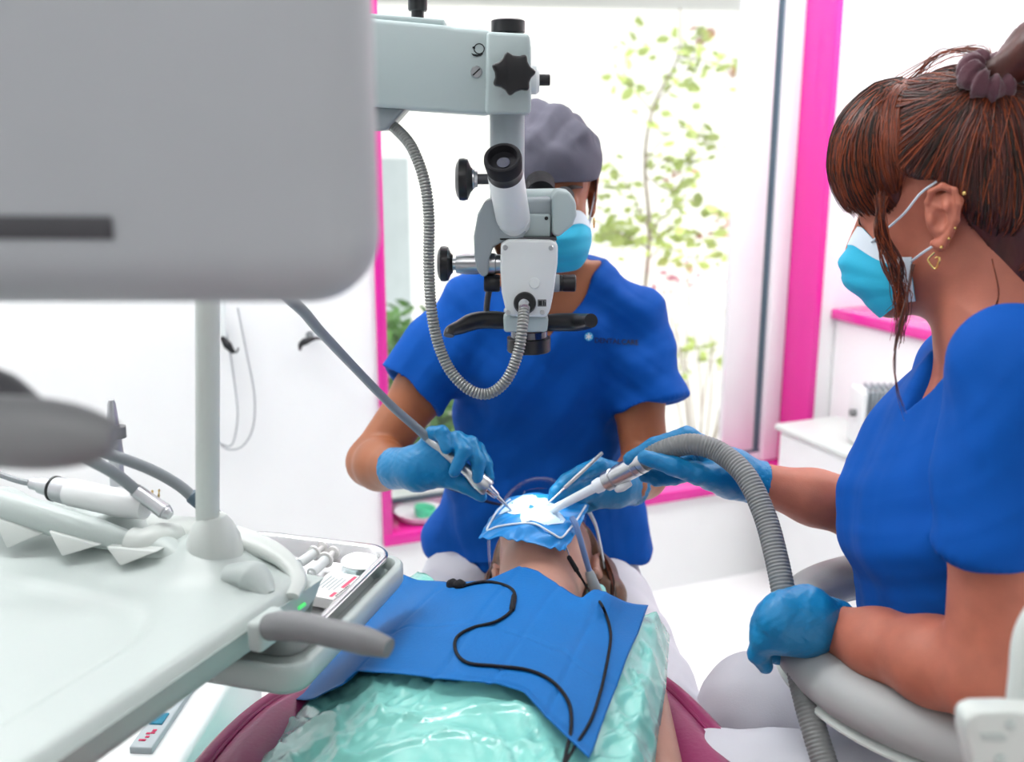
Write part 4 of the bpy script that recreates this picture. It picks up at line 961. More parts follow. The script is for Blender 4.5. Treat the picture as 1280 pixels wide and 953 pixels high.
def PP(*a): return [P(*q) for q in a]
def strands(name, paths, r, mats, parent, n=14, seg=3):
    V = []; F = []; fm = []
    for i, p in enumerate(paths):
        c = catmull(p, n); rr = r * random.uniform(.6, 1.25) * (1 - .65 * np.linspace(0, 1, n) ** 3); v, f = sweep(c, rr, seg, False)
        o = len(V); V += v; F += [[x + o for x in q] for q in f]; k = random.randrange(len(mats)); fm += [k] * len(f)
    return mesh_obj(name, V, F, mats, parent, angle=0, fmat=fm)
def folds(A):
    """sum of soft cloth folds: rows (amp, kx, ky, kz, phase, warp, fn mask)"""
    def g(V, N):
        d = np.zeros(len(V))
        for amp, kx, ky, kz, ph, w, mk in A:
            s = np.sin(V[:, 0] * kx + V[:, 1] * ky + V[:, 2] * kz + ph + w * np.sin(V[:, 2] * 11 + V[:, 0] * 7 + ph))
            d += amp * np.sign(s) * np.abs(s) ** 1.5 * (mk(V) if mk else 1)
        return d
    return g
def sm(x, a, b): t = np.clip((x - a) / (b - a), 0, 1); return t * t * (3 - 2 * t)

# ================================================================== dental chair
ch_ = thing('dental_chair', 'maroon vinyl dental chair reclined flat under the patient', 'chair', (-.05, .6, 0))
CO = [(-.05, 1.245), (.07, 1.245), (.155, 1.238), (.205, 1.20), (.242, 1.12), (.278, 1.0), (.302, .86), (.31, .6), (.31, .0), (-.385, .0), (-.385, .6), (-.385, .86), (-.372, .97), (-.352, 1.07), (-.318, 1.15), (-.26, 1.205), (-.18, 1.24)]
co_ = catmull([(x, y, 0) for x, y in CO] + [(CO[0][0], CO[0][1], 0)], 161)[:-1]
def cring(ins, z):
    out = []
    for p in co_:
        c = np.array((-.05, min(max(p[1], .2), .95), 0)); d = c - p; L = np.linalg.norm(d); q = p + d * min(ins / L, .95); out.append(Vector((q[0], q[1], z)))
    return out
V, F = shell_rings([cring(.05, .50), cring(.012, .505), cring(.0, .525), cring(-.004, .56), cring(.0, .585), cring(.010, .594), cring(.020, .592), cring(.024, .586), cring(.030, .594), cring(.05, .602), cring(.085, .594), cring(.13, .57), cring(.17, .55), cring(.22, .545)])
fixn('backrest', V, F, M['maroon'], ch_, angle=70)
pc_ = cring(.022, .588); tube('piping', [pc_[k % 160] for k in range(30, 161 + 0, 2)] + [pc_[k] for k in range(0, 30, 2)], .0032, M['maroon'], ch_, n=240, seg=8)
for x0, y0, x1, y1 in ((.19, .955, .275, .96), (-.36, .93, -.29, .925)):
    stt = MB()
    for k in range(10):
        a = Vector((x0 + (x1 - x0) * k / 10, y0 + (y1 - y0) * k / 10, .605)); b = a + Vector(((x1 - x0) / 16, (y1 - y0) / 16, 0))
        a.z = b.z = .601; Vv, Ff = sweep(np.array([a, (a + b) / 2 + Vector((0, 0, .001)), b]), .0013, 6); stt.add(Vv, Ff)
    stt.build('stitching', M['maroon'], ch_)
bm_obj('seat', box_bm((-.05, -.42, .50), (.56, .80, .10), .04, 4), M['maroon'], ch_)
bm_obj('headrest', box_bm((.05, 1.44, .545), (.24, .17, .05), .02, 4), M['maroon'], ch_)
tube('headrest_arm', [(.05, 1.42, .525), (.03, 1.3, .49), (0, 1.15, .49)], .018, M['unit2'], ch_, n=20, seg=14)
bm_obj('headrest_cover', box_bm(P(745, 752, 1.36), (.03, .03, .05), .01, 3), M['apron'], ch_)
turned('column', (-.05, .35, .05), (-.05, .35, .50), [(0, .17), (.1, .15), (.9, .13), (1, .16)], M['unit2'], ch_, 40)
bm_obj('base', box_bm((-.05, .30, .03), (.5, .9, .06), .02, 3), M['unit2'], ch_)
bm_obj('underframe', box_bm((-.05, .45, .492), (.40, 1.1, .03), .01, 2), M['unit2'], ch_)

# ================================================================== patient
pa = thing('person', 'person lying on the maroon chair under a blue bib, face covered by a blue sheet', 'person', (0, .8, .545))
ph = Frame((.052, 1.435, .644), (-.13, .06, .98), (.06, .98, -.06))
B = Solid((-.36, -.75, .50), (.36, 1.60, .86), .004)
add_head(B, ph)
B.cap(ph.p(-.018, -.055), (.030, 1.20, .633), .052, .056, .03)
B.cap(ph.p(.02, -.075), (.030, 1.23, .655), .04, .045, .03)
for q in (1, -1):
    B.cap((.0 + .055 * q, 1.14, .622), (-.02 + .07 * q, .80, .628), .070, .076, .05); B.cap((.03 + .03 * q, 1.2, .63), (.01 + .13 * q, 1.16, .612), .05, .045, .04)
    B.cap((-.02 + .05 * q, .82, .63), (-.03 + .05 * q, .50, .625), .07, .074, .05); B.cap((-.03 + .06 * q, .5, .62), (-.03 + .09 * q, .32, .615), .08, .082, .05)
    s_ = Vector((.0 + .150 * q, 1.14, .612)); e_ = Vector((-.02 + .170 * q, .90, .606)); w_ = Vector((-.03 + .15 * q, .66, .635))
    B.chain([s_, e_, w_], [.042, .036, .025], .02)
    B.cap((-.03 + .09 * q, .34, .615), (-.03 + .10 * q, -.06, .60), .078, .055, .03); B.cap((-.03 + .10 * q, -.06, .60), (-.03 + .10 * q, -.46, .585), .052, .035, .02)
    B.cap((-.03 + .10 * q, -.46, .582), (-.03 + .11 * q, -.52, .66), .034, .028, .02)
    B.cap(w_, w_ + Vector((-.01 * q, -.07, .0)), .027, .03, .015)
    for i in range(4):
        k0 = w_ + Vector((-.01 * q + .016 * (i - 1.5), -.075, .005)); B.chain([k0, k0 + Vector((0, -.035, .004)), k0 + Vector((0, -.06 + .006 * abs(i - 1.5), -.008))], [.009, .0085, .007], .003)
    B.chain([w_ + Vector((-.028 * q, -.03, .01)), w_ + Vector((-.05 * q, -.06, .012)), w_ + Vector((-.052 * q, -.085, .008))], [.011, .0095, .008], .004)
V, F = B.mesh(relax=2)
mesh_obj('body', V, F, M['skin3'], pa, angle=0)
# trousers and top, mostly hidden by the apron
B = Solid((-.36, -.56, .505), (.30, .62, .73), .008)
for q in (1, -1):
    B.cap((-.03 + .05 * q, .56, .625), (-.03 + .06 * q, .45, .62), .082, .09, .05); B.cap((-.03 + .06 * q, .45, .62), (-.03 + .10 * q, -.06, .60), .09, .062, .04); B.cap((-.03 + .10 * q, -.06, .60), (-.03 + .10 * q, -.44, .585), .062, .05, .03)
V, F = B.mesh(); mesh_obj('trousers', V, F, mat('denim', S(60, 75, 110), .8, bump=.2, bscale=400), pa, angle=0)
# hair: shell plus strands
B = Solid((-.12, 1.34, .50), (.22, 1.62, .80), .0035)
B.ell(ph.p(-.022, .030), (.098, .098, .088), ph.ax, 0)
for q in (1, -1): B.chain([ph.p(-.045, .05, .080 * q), ph.p(-.060, -.01, .088 * q), ph.p(-.085, -.07, .080 * q)], [.028, .026, .016], .02)
B.cap(ph.p(-.075, -.05, .03), ph.p(-.075, -.08, -.03), .03, .03, .02)
def hl(X, Y, Z):
    f = (X - ph.O.x) * ph.F.x + (Y - ph.O.y) * ph.F.y + (Z - ph.O.z) * ph.F.z; u = (X - ph.O.x) * ph.U.x + (Y - ph.O.y) * ph.U.y + (Z - ph.O.z) * ph.U.z
    lim = np.interp(u, [-.12, -.03, -.01, .03, .07, .12], [-.045, -.036, -.010, .018, .055, .09]); return f - lim
B.fn(hl, B.lo, [a[-1] for a in B.ax], .006, 'int')
V, F = B.mesh(); hp_ = mesh_obj('hair', V, F, M['hair3'], pa, angle=0)
for q in (1, -1):
    sp = []
    for i in range(150):
        a = random.uniform(0, 1); b = random.gauss(0, 1)
        sp.append([ph.p(.03 - .05 * a + .004 * b, .075 - .02 * a, (.062 + .012 * a) * q), ph.p(.0 - .06 * a, .03, (.083 + .004 * random.random()) * q), ph.p(-.028 - .055 * a, -.015, (.094 + .008 * random.random()) * q), ph.p(-.055 - .05 * a + .006 * b, -.06 - .03 * random.random(), (.092 + .012 * random.random()) * q)])
    strands('side_hair', sp, .0011, [M['hair3'], M['hair1'], M['hair2']], hp_)

# clear safety glasses on the patient
sg = thing('safety_glasses', 'clear safety glasses with a white side arm worn by the lying person', 'glasses', ph.p(.11, .0))
nv, nu = 12, 40; G = np.zeros((nv, nu, 3))
for i in range(nv):
    for j in range(nu):
        a = (j / (nu - 1) - .5) * 2.5; v = i / (nv - 1)
        G[i, j] = ph.p(.030 + .095 * math.cos(a) - .006 * v, .038 - .05 * v * (1 if abs(a) > .25 else .7), .074 * math.sin(a))
sheet('lens', G, .002, M['clear'], sg)
tube('brow_bar', [G[0, j] for j in range(0, nu, 3)], .0026, M['clear'], sg, n=50, seg=8)
for q in (1, -1): tube('side_arm', [ph.p(.068, .018, .076 * q), ph.p(.045, .016, .0835 * q), ph.p(.02, .010, .0865 * q), ph.p(-.015, .012, .0885 * q), ph.p(-.03, -.002, .086 * q)], [.0085, .006, .0055, .005, .004], M['damw'] if q == 1 else M['clear'], sg, n=40, seg=12, flat=(.35, 1) if False else (1, .4), up=(0, 1, 0))

# ---- covering cloths follow the body's height
def T(x, y):
    xc = -.02 + .05 * float(sm(np.float64(y), .8, 1.25)); zc = .726 - .012 * float(sm(np.float64(y), 1.08, 1.26)) + .006 * math.exp(-((y - 1.0) / .12) ** 2)
    return zc - .105 * (abs(x - xc) / .25) ** 2.3
def hit(px, py, off=0.):
    e = Vector((0, 0, EYE)); d = P(px, py, 1) - e; y = .35
    while y < 1.6:
        p = e + d * y
        if p.z < T(p.x, p.y) + off: break
        y += .004
    lo, hi_ = y - .004, y
    for _ in range(14):
        m = (lo + hi_) / 2; p = e + d * m
        if p.z < T(p.x, p.y) + off: hi_ = m
        else: lo = m
    return np.array(e + d * hi_)
def wrink(x, y, s): return s * (math.sin(38 * x + 21 * y + 2.5 * math.sin(17 * y - 9 * x)) * .5 + math.sin(-55 * x + 40 * y + 3 * math.sin(13 * x + 6 * y)) * .35 + math.sin(90 * x + 16 * y + 2 * math.sin(30 * y)) * .2)
def crinkle(x, y, s):
    d = 0
    for k, (kx, ky, w, ph) in enumerate(((31, 44, 1.9, .3), (-52, 30, 2.3, 1.7), (18, -70, 1.5, 2.9), (64, 61, 2.6, .8))):
        t = math.sin(kx * x + ky * y + ph + w * math.sin(23 * x - 17 * y + ph * 2)); d += (1 - abs(t)) ** 4 / (1 + .5 * k)
    return s * (d - .5)
def drape(top, bottom, left, right, off, nu, nv, fn=None):
    f = lambda L: [np.array((a, b, 0.)) for a, b in L]
    Q = coons(f(top), f(bottom), f(left), f(right), nu, nv, False); G = np.zeros((nv, nu, 3))
    for i in range(nv):
        for j in range(nu):
            u, v = j / (nu - 1), i / (nv - 1); px, py = Q[i, j, :2]
            g = hit(px, py, off); g[2] += fn(g, u, v, px, py) if fn else 0; G[i, j] = g
    return G
ap = thing('plastic_apron', 'mint green plastic film apron spread over the lying person below the bib', 'apron', (-.02, .8, .62))
def fa(g, u, v, px, py):
    b = .008 * math.exp(-((py - 868) / 14) ** 2) * (1 if 445 < px < 690 else .0)
    return wrink(g[0] * 1.1, g[1] * 1.3, .0040) + crinkle(g[0], g[1], .0065) * (.12 + .88 * max(float(sm(np.float64(py), 850, 885)) * (1 if px < 665 else 0), float(sm(np.float64(px - 810 + (py - 767) * .374), 0, 12)), float(sm(np.float64(py - 880 - (px - 655) * .95), 0, 25)))) - .05 * max(0, (.06 - u) / .06) - .035 * max(0, (u - .95) / .05)
G = drape([(505, 700), (560, 738), (650, 745), (740, 772), (838, 764)], [(235, 1060), (450, 1075), (640, 1080), (806, 1065)], [(505, 700), (470, 730), (410, 790), (345, 870), (284, 945), (235, 1060)], [(838, 764), (833, 830), (824, 880), (815, 955), (806, 1065)], .004, 100, 110, fa)
sheet('film', G, .0012, M['apron'], ap, angle=0)
bb_ = thing('paper_bib', 'blue paper bib lying over the mint apron on the chest', 'bib', (0, 1.0, .70))
def fb_(g, u, v, px, py):
    fold = 0
    for fx in (.18, .46, .62, .82): fold -= .0016 * math.exp(-((u - fx) / .008) ** 2)
    fold -= .0014 * math.exp(-((v - .5) / .01) ** 2)
    cr = .016 * math.exp(-((px - 752) / 26) ** 2 - ((py - 765) / 16) ** 2)
    edge = .004 * max(0, (v - .93) / .07) + .004 * max(0, (.05 - u) / .05)
    return .0085 + wrink(g[0] * .7, g[1] * .8, .0022) + fold + cr + edge
G = drape([(505, 729), (530, 733), (560, 737), (610, 732), (650, 716), (672, 722), (700, 741), (728, 762), (742, 752), (760, 764), (810, 767)], [(356, 889), (395, 884), (425, 872), (447, 853), (480, 855), (560, 864), (620, 870), (655, 881), (690, 918), (736, 965)],
          [(505, 729), (480, 748), (445, 785), (400, 838), (356, 889)], [(810, 767), (792, 812), (768, 872), (736, 965)], .006, 110, 80, fb_)
sheet('sheet', G, .0014, M['bib'], bb_, angle=0)
nvb, nub, _ = G.shape; bib_bvh = bvh_of(G.reshape(-1, 3), [(i * nub + j, i * nub + j + 1, (i + 1) * nub + j + 1, (i + 1) * nub + j) for i in range(nvb - 1) for j in range(nub - 1)])

# dam with its frame
dm = thing('rubber_dam', 'blue rubber dam on a thin white frame over the lying person\'s mouth', 'dental dam', P(655, 650, 1.35))
f0 = P(598, 674, 1.325); f1 = P(706, 690, 1.30); f2 = P(737, 632, 1.40); f3 = P(636, 624, 1.42)
nv, nu = 50, 60
top_ = [f3, P(665, 619, 1.425), P(700, 622, 1.42), f2]; bot_ = [f0, P(625, 676, 1.305), P(650, 680, 1.295), P(680, 686, 1.295), f1]
lef_ = [f3, P(616, 645, 1.385), f0]; rig_ = [f2, P(724, 660, 1.345), f1]
G = coons(top_, bot_, lef_, rig_, nu, nv); ctr = np.array(P(652, 643, 1.362))
for i in range(nv):
    for j in range(nu):
        d = np.linalg.norm(G[i, j][:2] - ctr[:2]); u, v = j / (nu - 1), i / (nv - 1)
        G[i, j, 2] += .016 * math.sin(PI * u) * math.sin(PI * min(v, .97)) ** .6 - .010 * math.exp(-(d / .016) ** 2) + .004 * math.exp(-(d / .05) ** 2) + .0013 * math.sin(j * .7 + 2 * math.sin(j * .23) + i * .2) * (math.exp(-((v - 1) / .12) ** 2) + math.exp(-((u - 1) / .12) ** 2)) + .0012 * math.sin(i * .55 + j * .35)
sheet('sheet', G, .0012, M['dam'], dm)
def gp(u, v, up=.0022):
    q = G[int(round(v * (nv - 1))), int(round(u * (nu - 1)))]; return Vector(q) + UP * up
tube('frame', [gp(.06, .10)] + [gp(.06, v) for v in (.3, .5, .7)] + [gp(.07, .86), gp(.2, .86), gp(.4, .82), gp(.6, .80), gp(.8, .84), gp(.90, .84), gp(.93, .7), gp(.95, .4), gp(.96, .06)], .0015, M['damw'], dm, n=120, seg=8)
bl = []
for a in np.linspace(0, 2 * PI, 40, endpoint=False):
    r = .031 + .010 * math.sin(2 * a + .6) + .004 * math.sin(5 * a) + .002 * math.sin(9 * a); bl.append((.46 + r * math.cos(a) / .11 * 1.0, .48 + r * math.sin(a) / .11 * 1.1))
# white tissue on the dam
n_r = 12; Vt = []; Ft = []
for k in range(n_r + 1):
    for (u, v) in bl:
        uu = .46 + (u - .46) * k / n_r; vv_ = .48 + (v - .48) * k / n_r; fu, fv = uu * (nu - 1), vv_ * (nv - 1); i, j = int(fv), int(fu); du, dv = fu - j, fv - i
        q = G[i, j] * (1 - du) * (1 - dv) + G[i, j + 1] * du * (1 - dv) + G[i + 1, j] * (1 - du) * dv + G[i + 1, j + 1] * du * dv
        Vt.append(Vector(q) + UP * (.0016 + .0012 * math.sin(uu * 60) * math.sin(vv_ * 45) * k / n_r))
m = len(bl)
for k in range(1, n_r):
    for a in range(m): Ft.append([k * m + a, k * m + (a + 1) % m, (k + 1) * m + (a + 1) % m, (k + 1) * m + a])
mesh_obj('sealing_film', Vt, Ft, M['film'], dm)
# ================================================================== dentist
de = thing('person', 'seated person in royal blue scrubs, grey cap and blue mask behind the microscope', 'person', (.047, 1.70, 0))
dh = Frame((.054, 1.630, 1.203), (.02, -.975, -.16), (0, -.16, .98))
DS = [(.50, .050, 1.72, .180, .125), (.62, .048, 1.715, .175, .120), (.72, .047, 1.705, .140, .105), (.83, .047, 1.695, .132, .102), (.92, .047, 1.68, .138, .108), (1.0, .047, 1.675, .145, .095), (1.05, .05, 1.672, .125, .075), (1.085, .052, 1.668, .08, .055)]
def grow(st, g): return [(a, b, c, d + g, e + g) for a, b, c, d, e in st]
sR = P(586, 402, 1.655); eR = P(464, 578, 1.565); wR = P(500, 587, 1.435)
sL = P(786, 402, 1.655); eL = P(808, 585, 1.58); wL = P(789, 607, 1.47)
B = Solid((-.30, 1.30, .42), (.36, 1.86, 1.36), .004)
add_head(B, dh)
B.cap(dh.p(-.02, -.06), (.052, 1.672, 1.06), .050, .054, .03)
B.loft(DS, .03)
for s_, e_, w_ in ((sR, eR, wR), (sL, eL, wL)):
    B.chain([s_, s_ + (e_ - s_) * .5, e_], [.046, .042, .038], .02); B.chain([e_, e_ + (w_ - e_) * .35, w_], [.040, .041, .027], .012)
    q_ = P(520, 584, 1.418) if s_ is sR else P(770, 606, 1.453)
    B.cap(w_, q_, .0245, .021, .01)
V, F = B.mesh(relax=2); mesh_obj('body', V, F, M['skin2'], de, angle=0)
for q in (1, -1):
    e = turned('eye', dh.p(.077, -.004, .032 * q), dh.p(.0905, -.004, .032 * q), [(0, .012), (.5, .0105), (.85, .0066), (1, .002)], M['eyew'], de, 20)
    turned('iris', dh.p(.0885, -.006, .032 * q), dh.p(.0915, -.006, .032 * q), [(0, .0055), (1, .0045)], M['iris'], e, 18)
    tube('eyebrow', [dh.p(.097, .016, .014 * q), dh.p(.093, .0215, .034 * q), dh.p(.076, .018, .052 * q)], [.0028, .0034, .0014], M['hair2'], de, n=16, seg=8)
# scrub top
B = Solid((-.24, 1.44, .50), (.34, 1.90, 1.14), .0035)
HEM = [(.575, .050, 1.69, .205, .160), (.62, .048, 1.695, .190, .148), (.70, .047, 1.70, .160, .122), (.80, .047, 1.695, .146, .114), (.90, .047, 1.68, .152, .122), (1.0, .047, 1.675, .158, .104), (1.05, .05, 1.672, .138, .084), (1.088, .052, 1.668, .095, .062)]
B.loft(HEM, .03)
for s_, hx_, r0, r1 in ((sR, P(513, 488, 1.604), .066, .0645), (sL, P(814, 506, 1.606), .066, .063)):
    d = (hx_ - s_).normalized()
    Sv = B.new(); Sv.cap(s_, hx_ + d * .05, r0, r1, 0); Sv.half(hx_, d)
    Sv.cap(hx_ + d * .025, hx_ + d * .05, r1 - .008, r1 - .005, 0, 'sub')
    a = B.f; q = Sv.f; kk = .025; hh = np.maximum(kk - np.abs(a - q), 0) / kk; B.f = np.minimum(a, q) - hh * hh * kk * .25
za = .955
B.fn(lambda X, Y, Z: np.maximum((np.abs(X - .054) - (Z - za) * .74) * .8, Y - 1.655), (-.1, 1.5, .9), (.2, 1.66, 1.2), .004, 'sub')
B.cap((.052, 1.665, 1.03), dh.p(-.02, -.06), .064, .075, .004, 'sub')
low = lambda V: 1 - sm(V[:, 2], .62, .84)
side = lambda V: np.exp(-((np.abs(V[:, 0] - .047) - .13) / .05) ** 2) * sm(V[:, 2], .70, .85)
V, F = B.mesh(disp=folds([(.0085, 46, 0, 4, .3, 1.2, low), (.0045, 88, 10, 14, 1.3, 1.5, low), (.0060, 42, 0, 60, .7, 1.0, side), (.0032, 20, 9, 34, 2, 1.3, None), (.0026, -44, 20, 52, .5, 2, None), (.0016, 70, 30, -60, 1.5, 2.5, None)]), relax=2)
tp_ = mesh_obj('scrub_top', V, F, M['scrub'], de, angle=0)
bv = bvh_of(V, F)
def on_shirt(px, py, lift=.0012):
    e = Vector((0, 0, EYE)); d = (P(px, py, 1) - e).normalized(); h = bv.ray_cast(e, d)
    return (h[0] - d * lift) if h[0] else P(px, py, 1.57)
# chest logo
def text_mesh(body, size, ext=.0004):
    cu_ = bpy.data.curves.new('lettering', 'FONT'); cu_.body = body; cu_.size = size; cu_.extrude = ext; cu_.offset = size * .012; cu_.resolution_u = 3
    o = bpy.data.objects.new('lettering', cu_); COL.objects.link(o); bpy.context.view_layer.update()
    me = bpy.data.meshes.new_from_object(o.evaluated_get(bpy.context.evaluated_depsgraph_get()))
    V = [v.co.copy() for v in me.vertices]; F = [list(p.vertices) for p in me.polygons]
    bpy.data.objects.remove(o); bpy.data.curves.remove(cu_); bpy.data.meshes.remove(me); return V, F
for body, x0, x1, m in (('DENTAL', 743.5, 776, 'ink'), ('CARE', 777, 798, 'inkd')):
    V, F = text_mesh(body, 1.0, 0); xs = [v.x for v in V]; w = max(xs) - min(xs); V2 = []
    for v in V:
        px = x0 + (v.x - min(xs)) / w * (x1 - x0); py = 428.5 + (px - 743) * .055 - v.y * 9.0; V2.append(on_shirt(px, py, .0014))
    mesh_obj('logo_text', V2, F, M[m], tp_, smooth=False)
def disc(name, cx, cy, r, m, lift, n=28):
    V = [on_shirt(cx, cy, lift)] + [on_shirt(a, b, lift) for a, b in circ_px(cx, cy, r, n)]; return mesh_obj(name, V, [[0, 1 + k, 1 + (k + 1) % n] for k in range(n)], M[m], tp_, smooth=False)
disc('logo_disc', 736, 421, 5.4, 'cyan', .0014)
V = []; F = []
for k in range(3):
    a = PI / 6 + k * PI / 3 + PI / 6 * 0; c, s = math.cos(a), math.sin(a); n = len(V)
    V += [on_shirt(736 + c * u - s * w, 421 + s * u + c * w, .0022) for u, w in ((-4, -.75), (4, -.75), (4, .75), (-4, .75))]; F.append([n, n + 1, n + 2, n + 3])
mesh_obj('logo_star', V, F, M['paper'], tp_, smooth=False)
# pocket
pk2 = coons(*[[on_shirt(a, b, .003) for a, b in q] for q in ([(560, 604), (580, 616), (606, 628), (640, 634)], [(548, 694), (580, 702), (610, 704), (640, 700)], [(560, 604), (556, 650), (548, 694)], [(640, 634), (640, 668), (640, 700)])], 30, 24)
for i in range(24):
    for j in range(30):
        h = bv.find_nearest(Vector(pk2[i, j]))
        if h[0]: pk2[i, j] = h[0] + h[1] * (.0035 + .004 * max(0, 1 - i / 5))
sheet('pocket', pk2, .0022, M['scrub'], tp_)
tube('pocket_opening', [Vector(pk2[0, j]) + Vector((0, .0, .002)) for j in range(0, 30, 3)], .0026, M['ink'], tp_, n=40, seg=8)
# cap
B = Solid((-.07, 1.48, 1.17), (.18, 1.80, 1.36), .0028)
B.ell(dh.p(-.012, .046), (.112, .084, .0855), dh.ax, 0); B.ell(dh.p(.0, .040), (.106, .075, .083), dh.ax, .02)
def ch2(X, Y, Z):
    f = (X - dh.O.x) * dh.F.x + (Y - dh.O.y) * dh.F.y + (Z - dh.O.z) * dh.F.z; u = (X - dh.O.x) * dh.U.x + (Y - dh.O.y) * dh.U.y + (Z - dh.O.z) * dh.U.z
    return np.interp(f, [-.12, -.05, .03, .1], [-.02, .008, .020, .030]) - u
B.fn(ch2, B.lo, [a[-1] for a in B.ax], .003, 'int')
crown = lambda V: sm(V[:, 2], 1.255, 1.285)
V, F = B.mesh(disp=folds([(.0055, 60, 40, 30, .2, 1.6, crown), (.0034, -90, 50, 60, 1.2, 2, crown), (.0009, 60, 30, 80, .3, 1, None)]), relax=1)
cp_ = mesh_obj('surgical_cap', V, F, M['capm'], de, angle=0)
# hair below the cap and beside the neck
for q in (1, -1):
    hq = []
    for i in range(46):
        a = random.random(); hq.append([dh.p(.022 - .03 * a, .035, .0775 * q), dh.p(.018 - .032 * a, .012, .0795 * q), dh.p(.012 - .03 * a + .004 * random.gauss(0, 1), -.012 - .012 * random.random(), .0785 * q)])
    strands('side_hair', hq, .0014, [M['hair2'], M['hair3']], de, n=12)
hq = []
for i in range(90):
    a = random.random(); b = random.random()
    hq.append([dh.p(-.045 - .03 * a, .01, -.070 - .01 * b), dh.p(-.03 - .03 * a, -.05, -.078 - .012 * b), dh.p(-.01 - .02 * a, -.085, -.074 - .014 * b), dh.p(.0 - .02 * a, -.108 - .012 * random.random(), -.060 - .016 * b)])
strands('neck_hair', hq, .0014, [M['hair2'], M['hair3']], de, n=12)
mk_, G = mask_sheet('face_mask', dh, [M['mask'], M['maskw']], de)
for q, j in ((1, -1), (-1, 0)):
    tube('ear_loop', [Vector(G[2, j]), dh.p(.005, -.010, .078 * q), dh.p(-.004, .012, .081 * q), dh.p(-.022, .014, .084 * q)], .0013, M['maskw'], mk_, n=20, seg=8)
    tube('ear_loop', [Vector(G[-3, j]), dh.p(.005, -.060, .072 * q), dh.p(-.012, -.045, .077 * q)], .0013, M['maskw'], mk_, n=20, seg=8)
def ring_(name, c, r, t, ax1, ax2, m, parent): tube(name, [c + ax1 * (r * math.cos(a)) + ax2 * (r * math.sin(a)) for a in np.linspace(0, 2 * PI, 17)], t, m, parent, n=33, seg=8)
ring_('earring', dh.p(-.006, -.058, .080), .0085, .0011, dh.F, dh.U, M['gold'], de)
# trousers and shoes
B = Solid((-.40, 1.02, .06), (.40, 1.90, .72), .007)
kL = P(842, 935, 1.20); kR = Vector((-.235, 1.21, kL.z))
B.ell((.048, 1.74, .54), (.185, .125, .10), None, 0)
for hx_, kx, fx in ((Vector((.135, 1.70, .525)), kL, Vector((.27, 1.42, .09))), (Vector((-.045, 1.70, .525)), kR, Vector((-.25, 1.36, .09)))):
    B.cap(hx_, kx, .084, .066, .03); B.cap(kx, fx, .062, .045, .02)
V, F = B.mesh(disp=folds([(.003, 40, 60, 20, .3, 2, None), (.0018, -70, 40, 50, .3, 2, None)])); mesh_obj('trousers', V, F, M['pants'], de, angle=0)
for fx in (Vector((.27, 1.42, 0)), Vector((-.25, 1.36, 0))):
    B = Solid(fx + Vector((-.07, -.24, -.01)), fx + Vector((.07, .10, .13)), .005)
    B.cap(fx + Vector((0, .03, .045)), fx + Vector((0, -.14, .04)), .045, .042, 0); B.cap(fx + Vector((0, .01, .05)), fx + Vector((0, .0, .10)), .042, .042, .02); B.half((0, 0, .004), (0, 0, -1))
    V, F = B.mesh(); mesh_obj('shoe', V, F, M['white'], de, angle=0)
# gloves
R_ = .0105
glove('glove', [(P(497, 586, 1.435), P(522, 583, 1.415), .027, .029), (P(522, 582, 1.415), P(548, 562, 1.402), .028, .019), (P(522, 586, 1.412), P(556, 576, 1.398), .027, .019), (P(522, 592, 1.412), P(560, 588, 1.392), .026, .016)],
      [(PP((530, 562, 1.412), (541, 543, 1.398), (552, 541, 1.382), (558, 561, 1.368)), [.0135, .0115, .0105, .0085]),
       (PP((548, 562, 1.405), (572, 549, 1.385), (580, 564, 1.364), (568, 590, 1.357)), [.014, .0115, .0108, .0086]),
       (PP((552, 568, 1.405), (588, 555, 1.385), (598, 576, 1.368), (597, 598, 1.362)), [.014, .0115, .0105, .0083]),
       (PP((556, 574, 1.402), (597, 561, 1.397), (608, 580, 1.384), (612, 597, 1.378)), [.013, .0100, .0090, .0075]),
       (PP((525, 598, 1.415), (555, 598, 1.397), (581, 607, 1.385), (602, 621, 1.378)), [.017, .0135, .0115, .0085])], de,
      cuff=(P(512, 585, 1.422), P(492, 586, 1.452), .030, .0325), kf=.007)
glove('glove', [(P(788, 607, 1.475), P(768, 606, 1.452), .027, .028), (P(770, 602, 1.45), P(746, 590, 1.432), .027, .019), (P(768, 608, 1.45), P(744, 606, 1.425), .027, .019), (P(768, 614, 1.452), P(744, 622, 1.43), .026, .017)],
      [(PP((748, 590, 1.432), (728, 591, 1.413), (708, 601, 1.396), (693, 614, 1.384)), [.014, .0118, .0105, .008]),
       (PP((746, 604, 1.425), (722, 608, 1.402), (704, 617, 1.39), (691, 624, 1.382)), [.014, .0118, .0105, .008]),
       (PP((746, 614, 1.425), (725, 622, 1.41), (710, 628, 1.403), (698, 631, 1.40)), [.013, .0115, .010, .008]),
       (PP((750, 622, 1.435), (735, 632, 1.43), (720, 635, 1.422), (706, 634, 1.416)), [.013, .0105, .0095, .0078]),
       (PP((772, 592, 1.442), (748, 582, 1.415), (725, 592, 1.398), (705, 606, 1.386)), [.016, .0128, .011, .0082])], de,
      cuff=(P(776, 606, 1.458), P(793, 607, 1.482), .030, .0325), kf=.007)
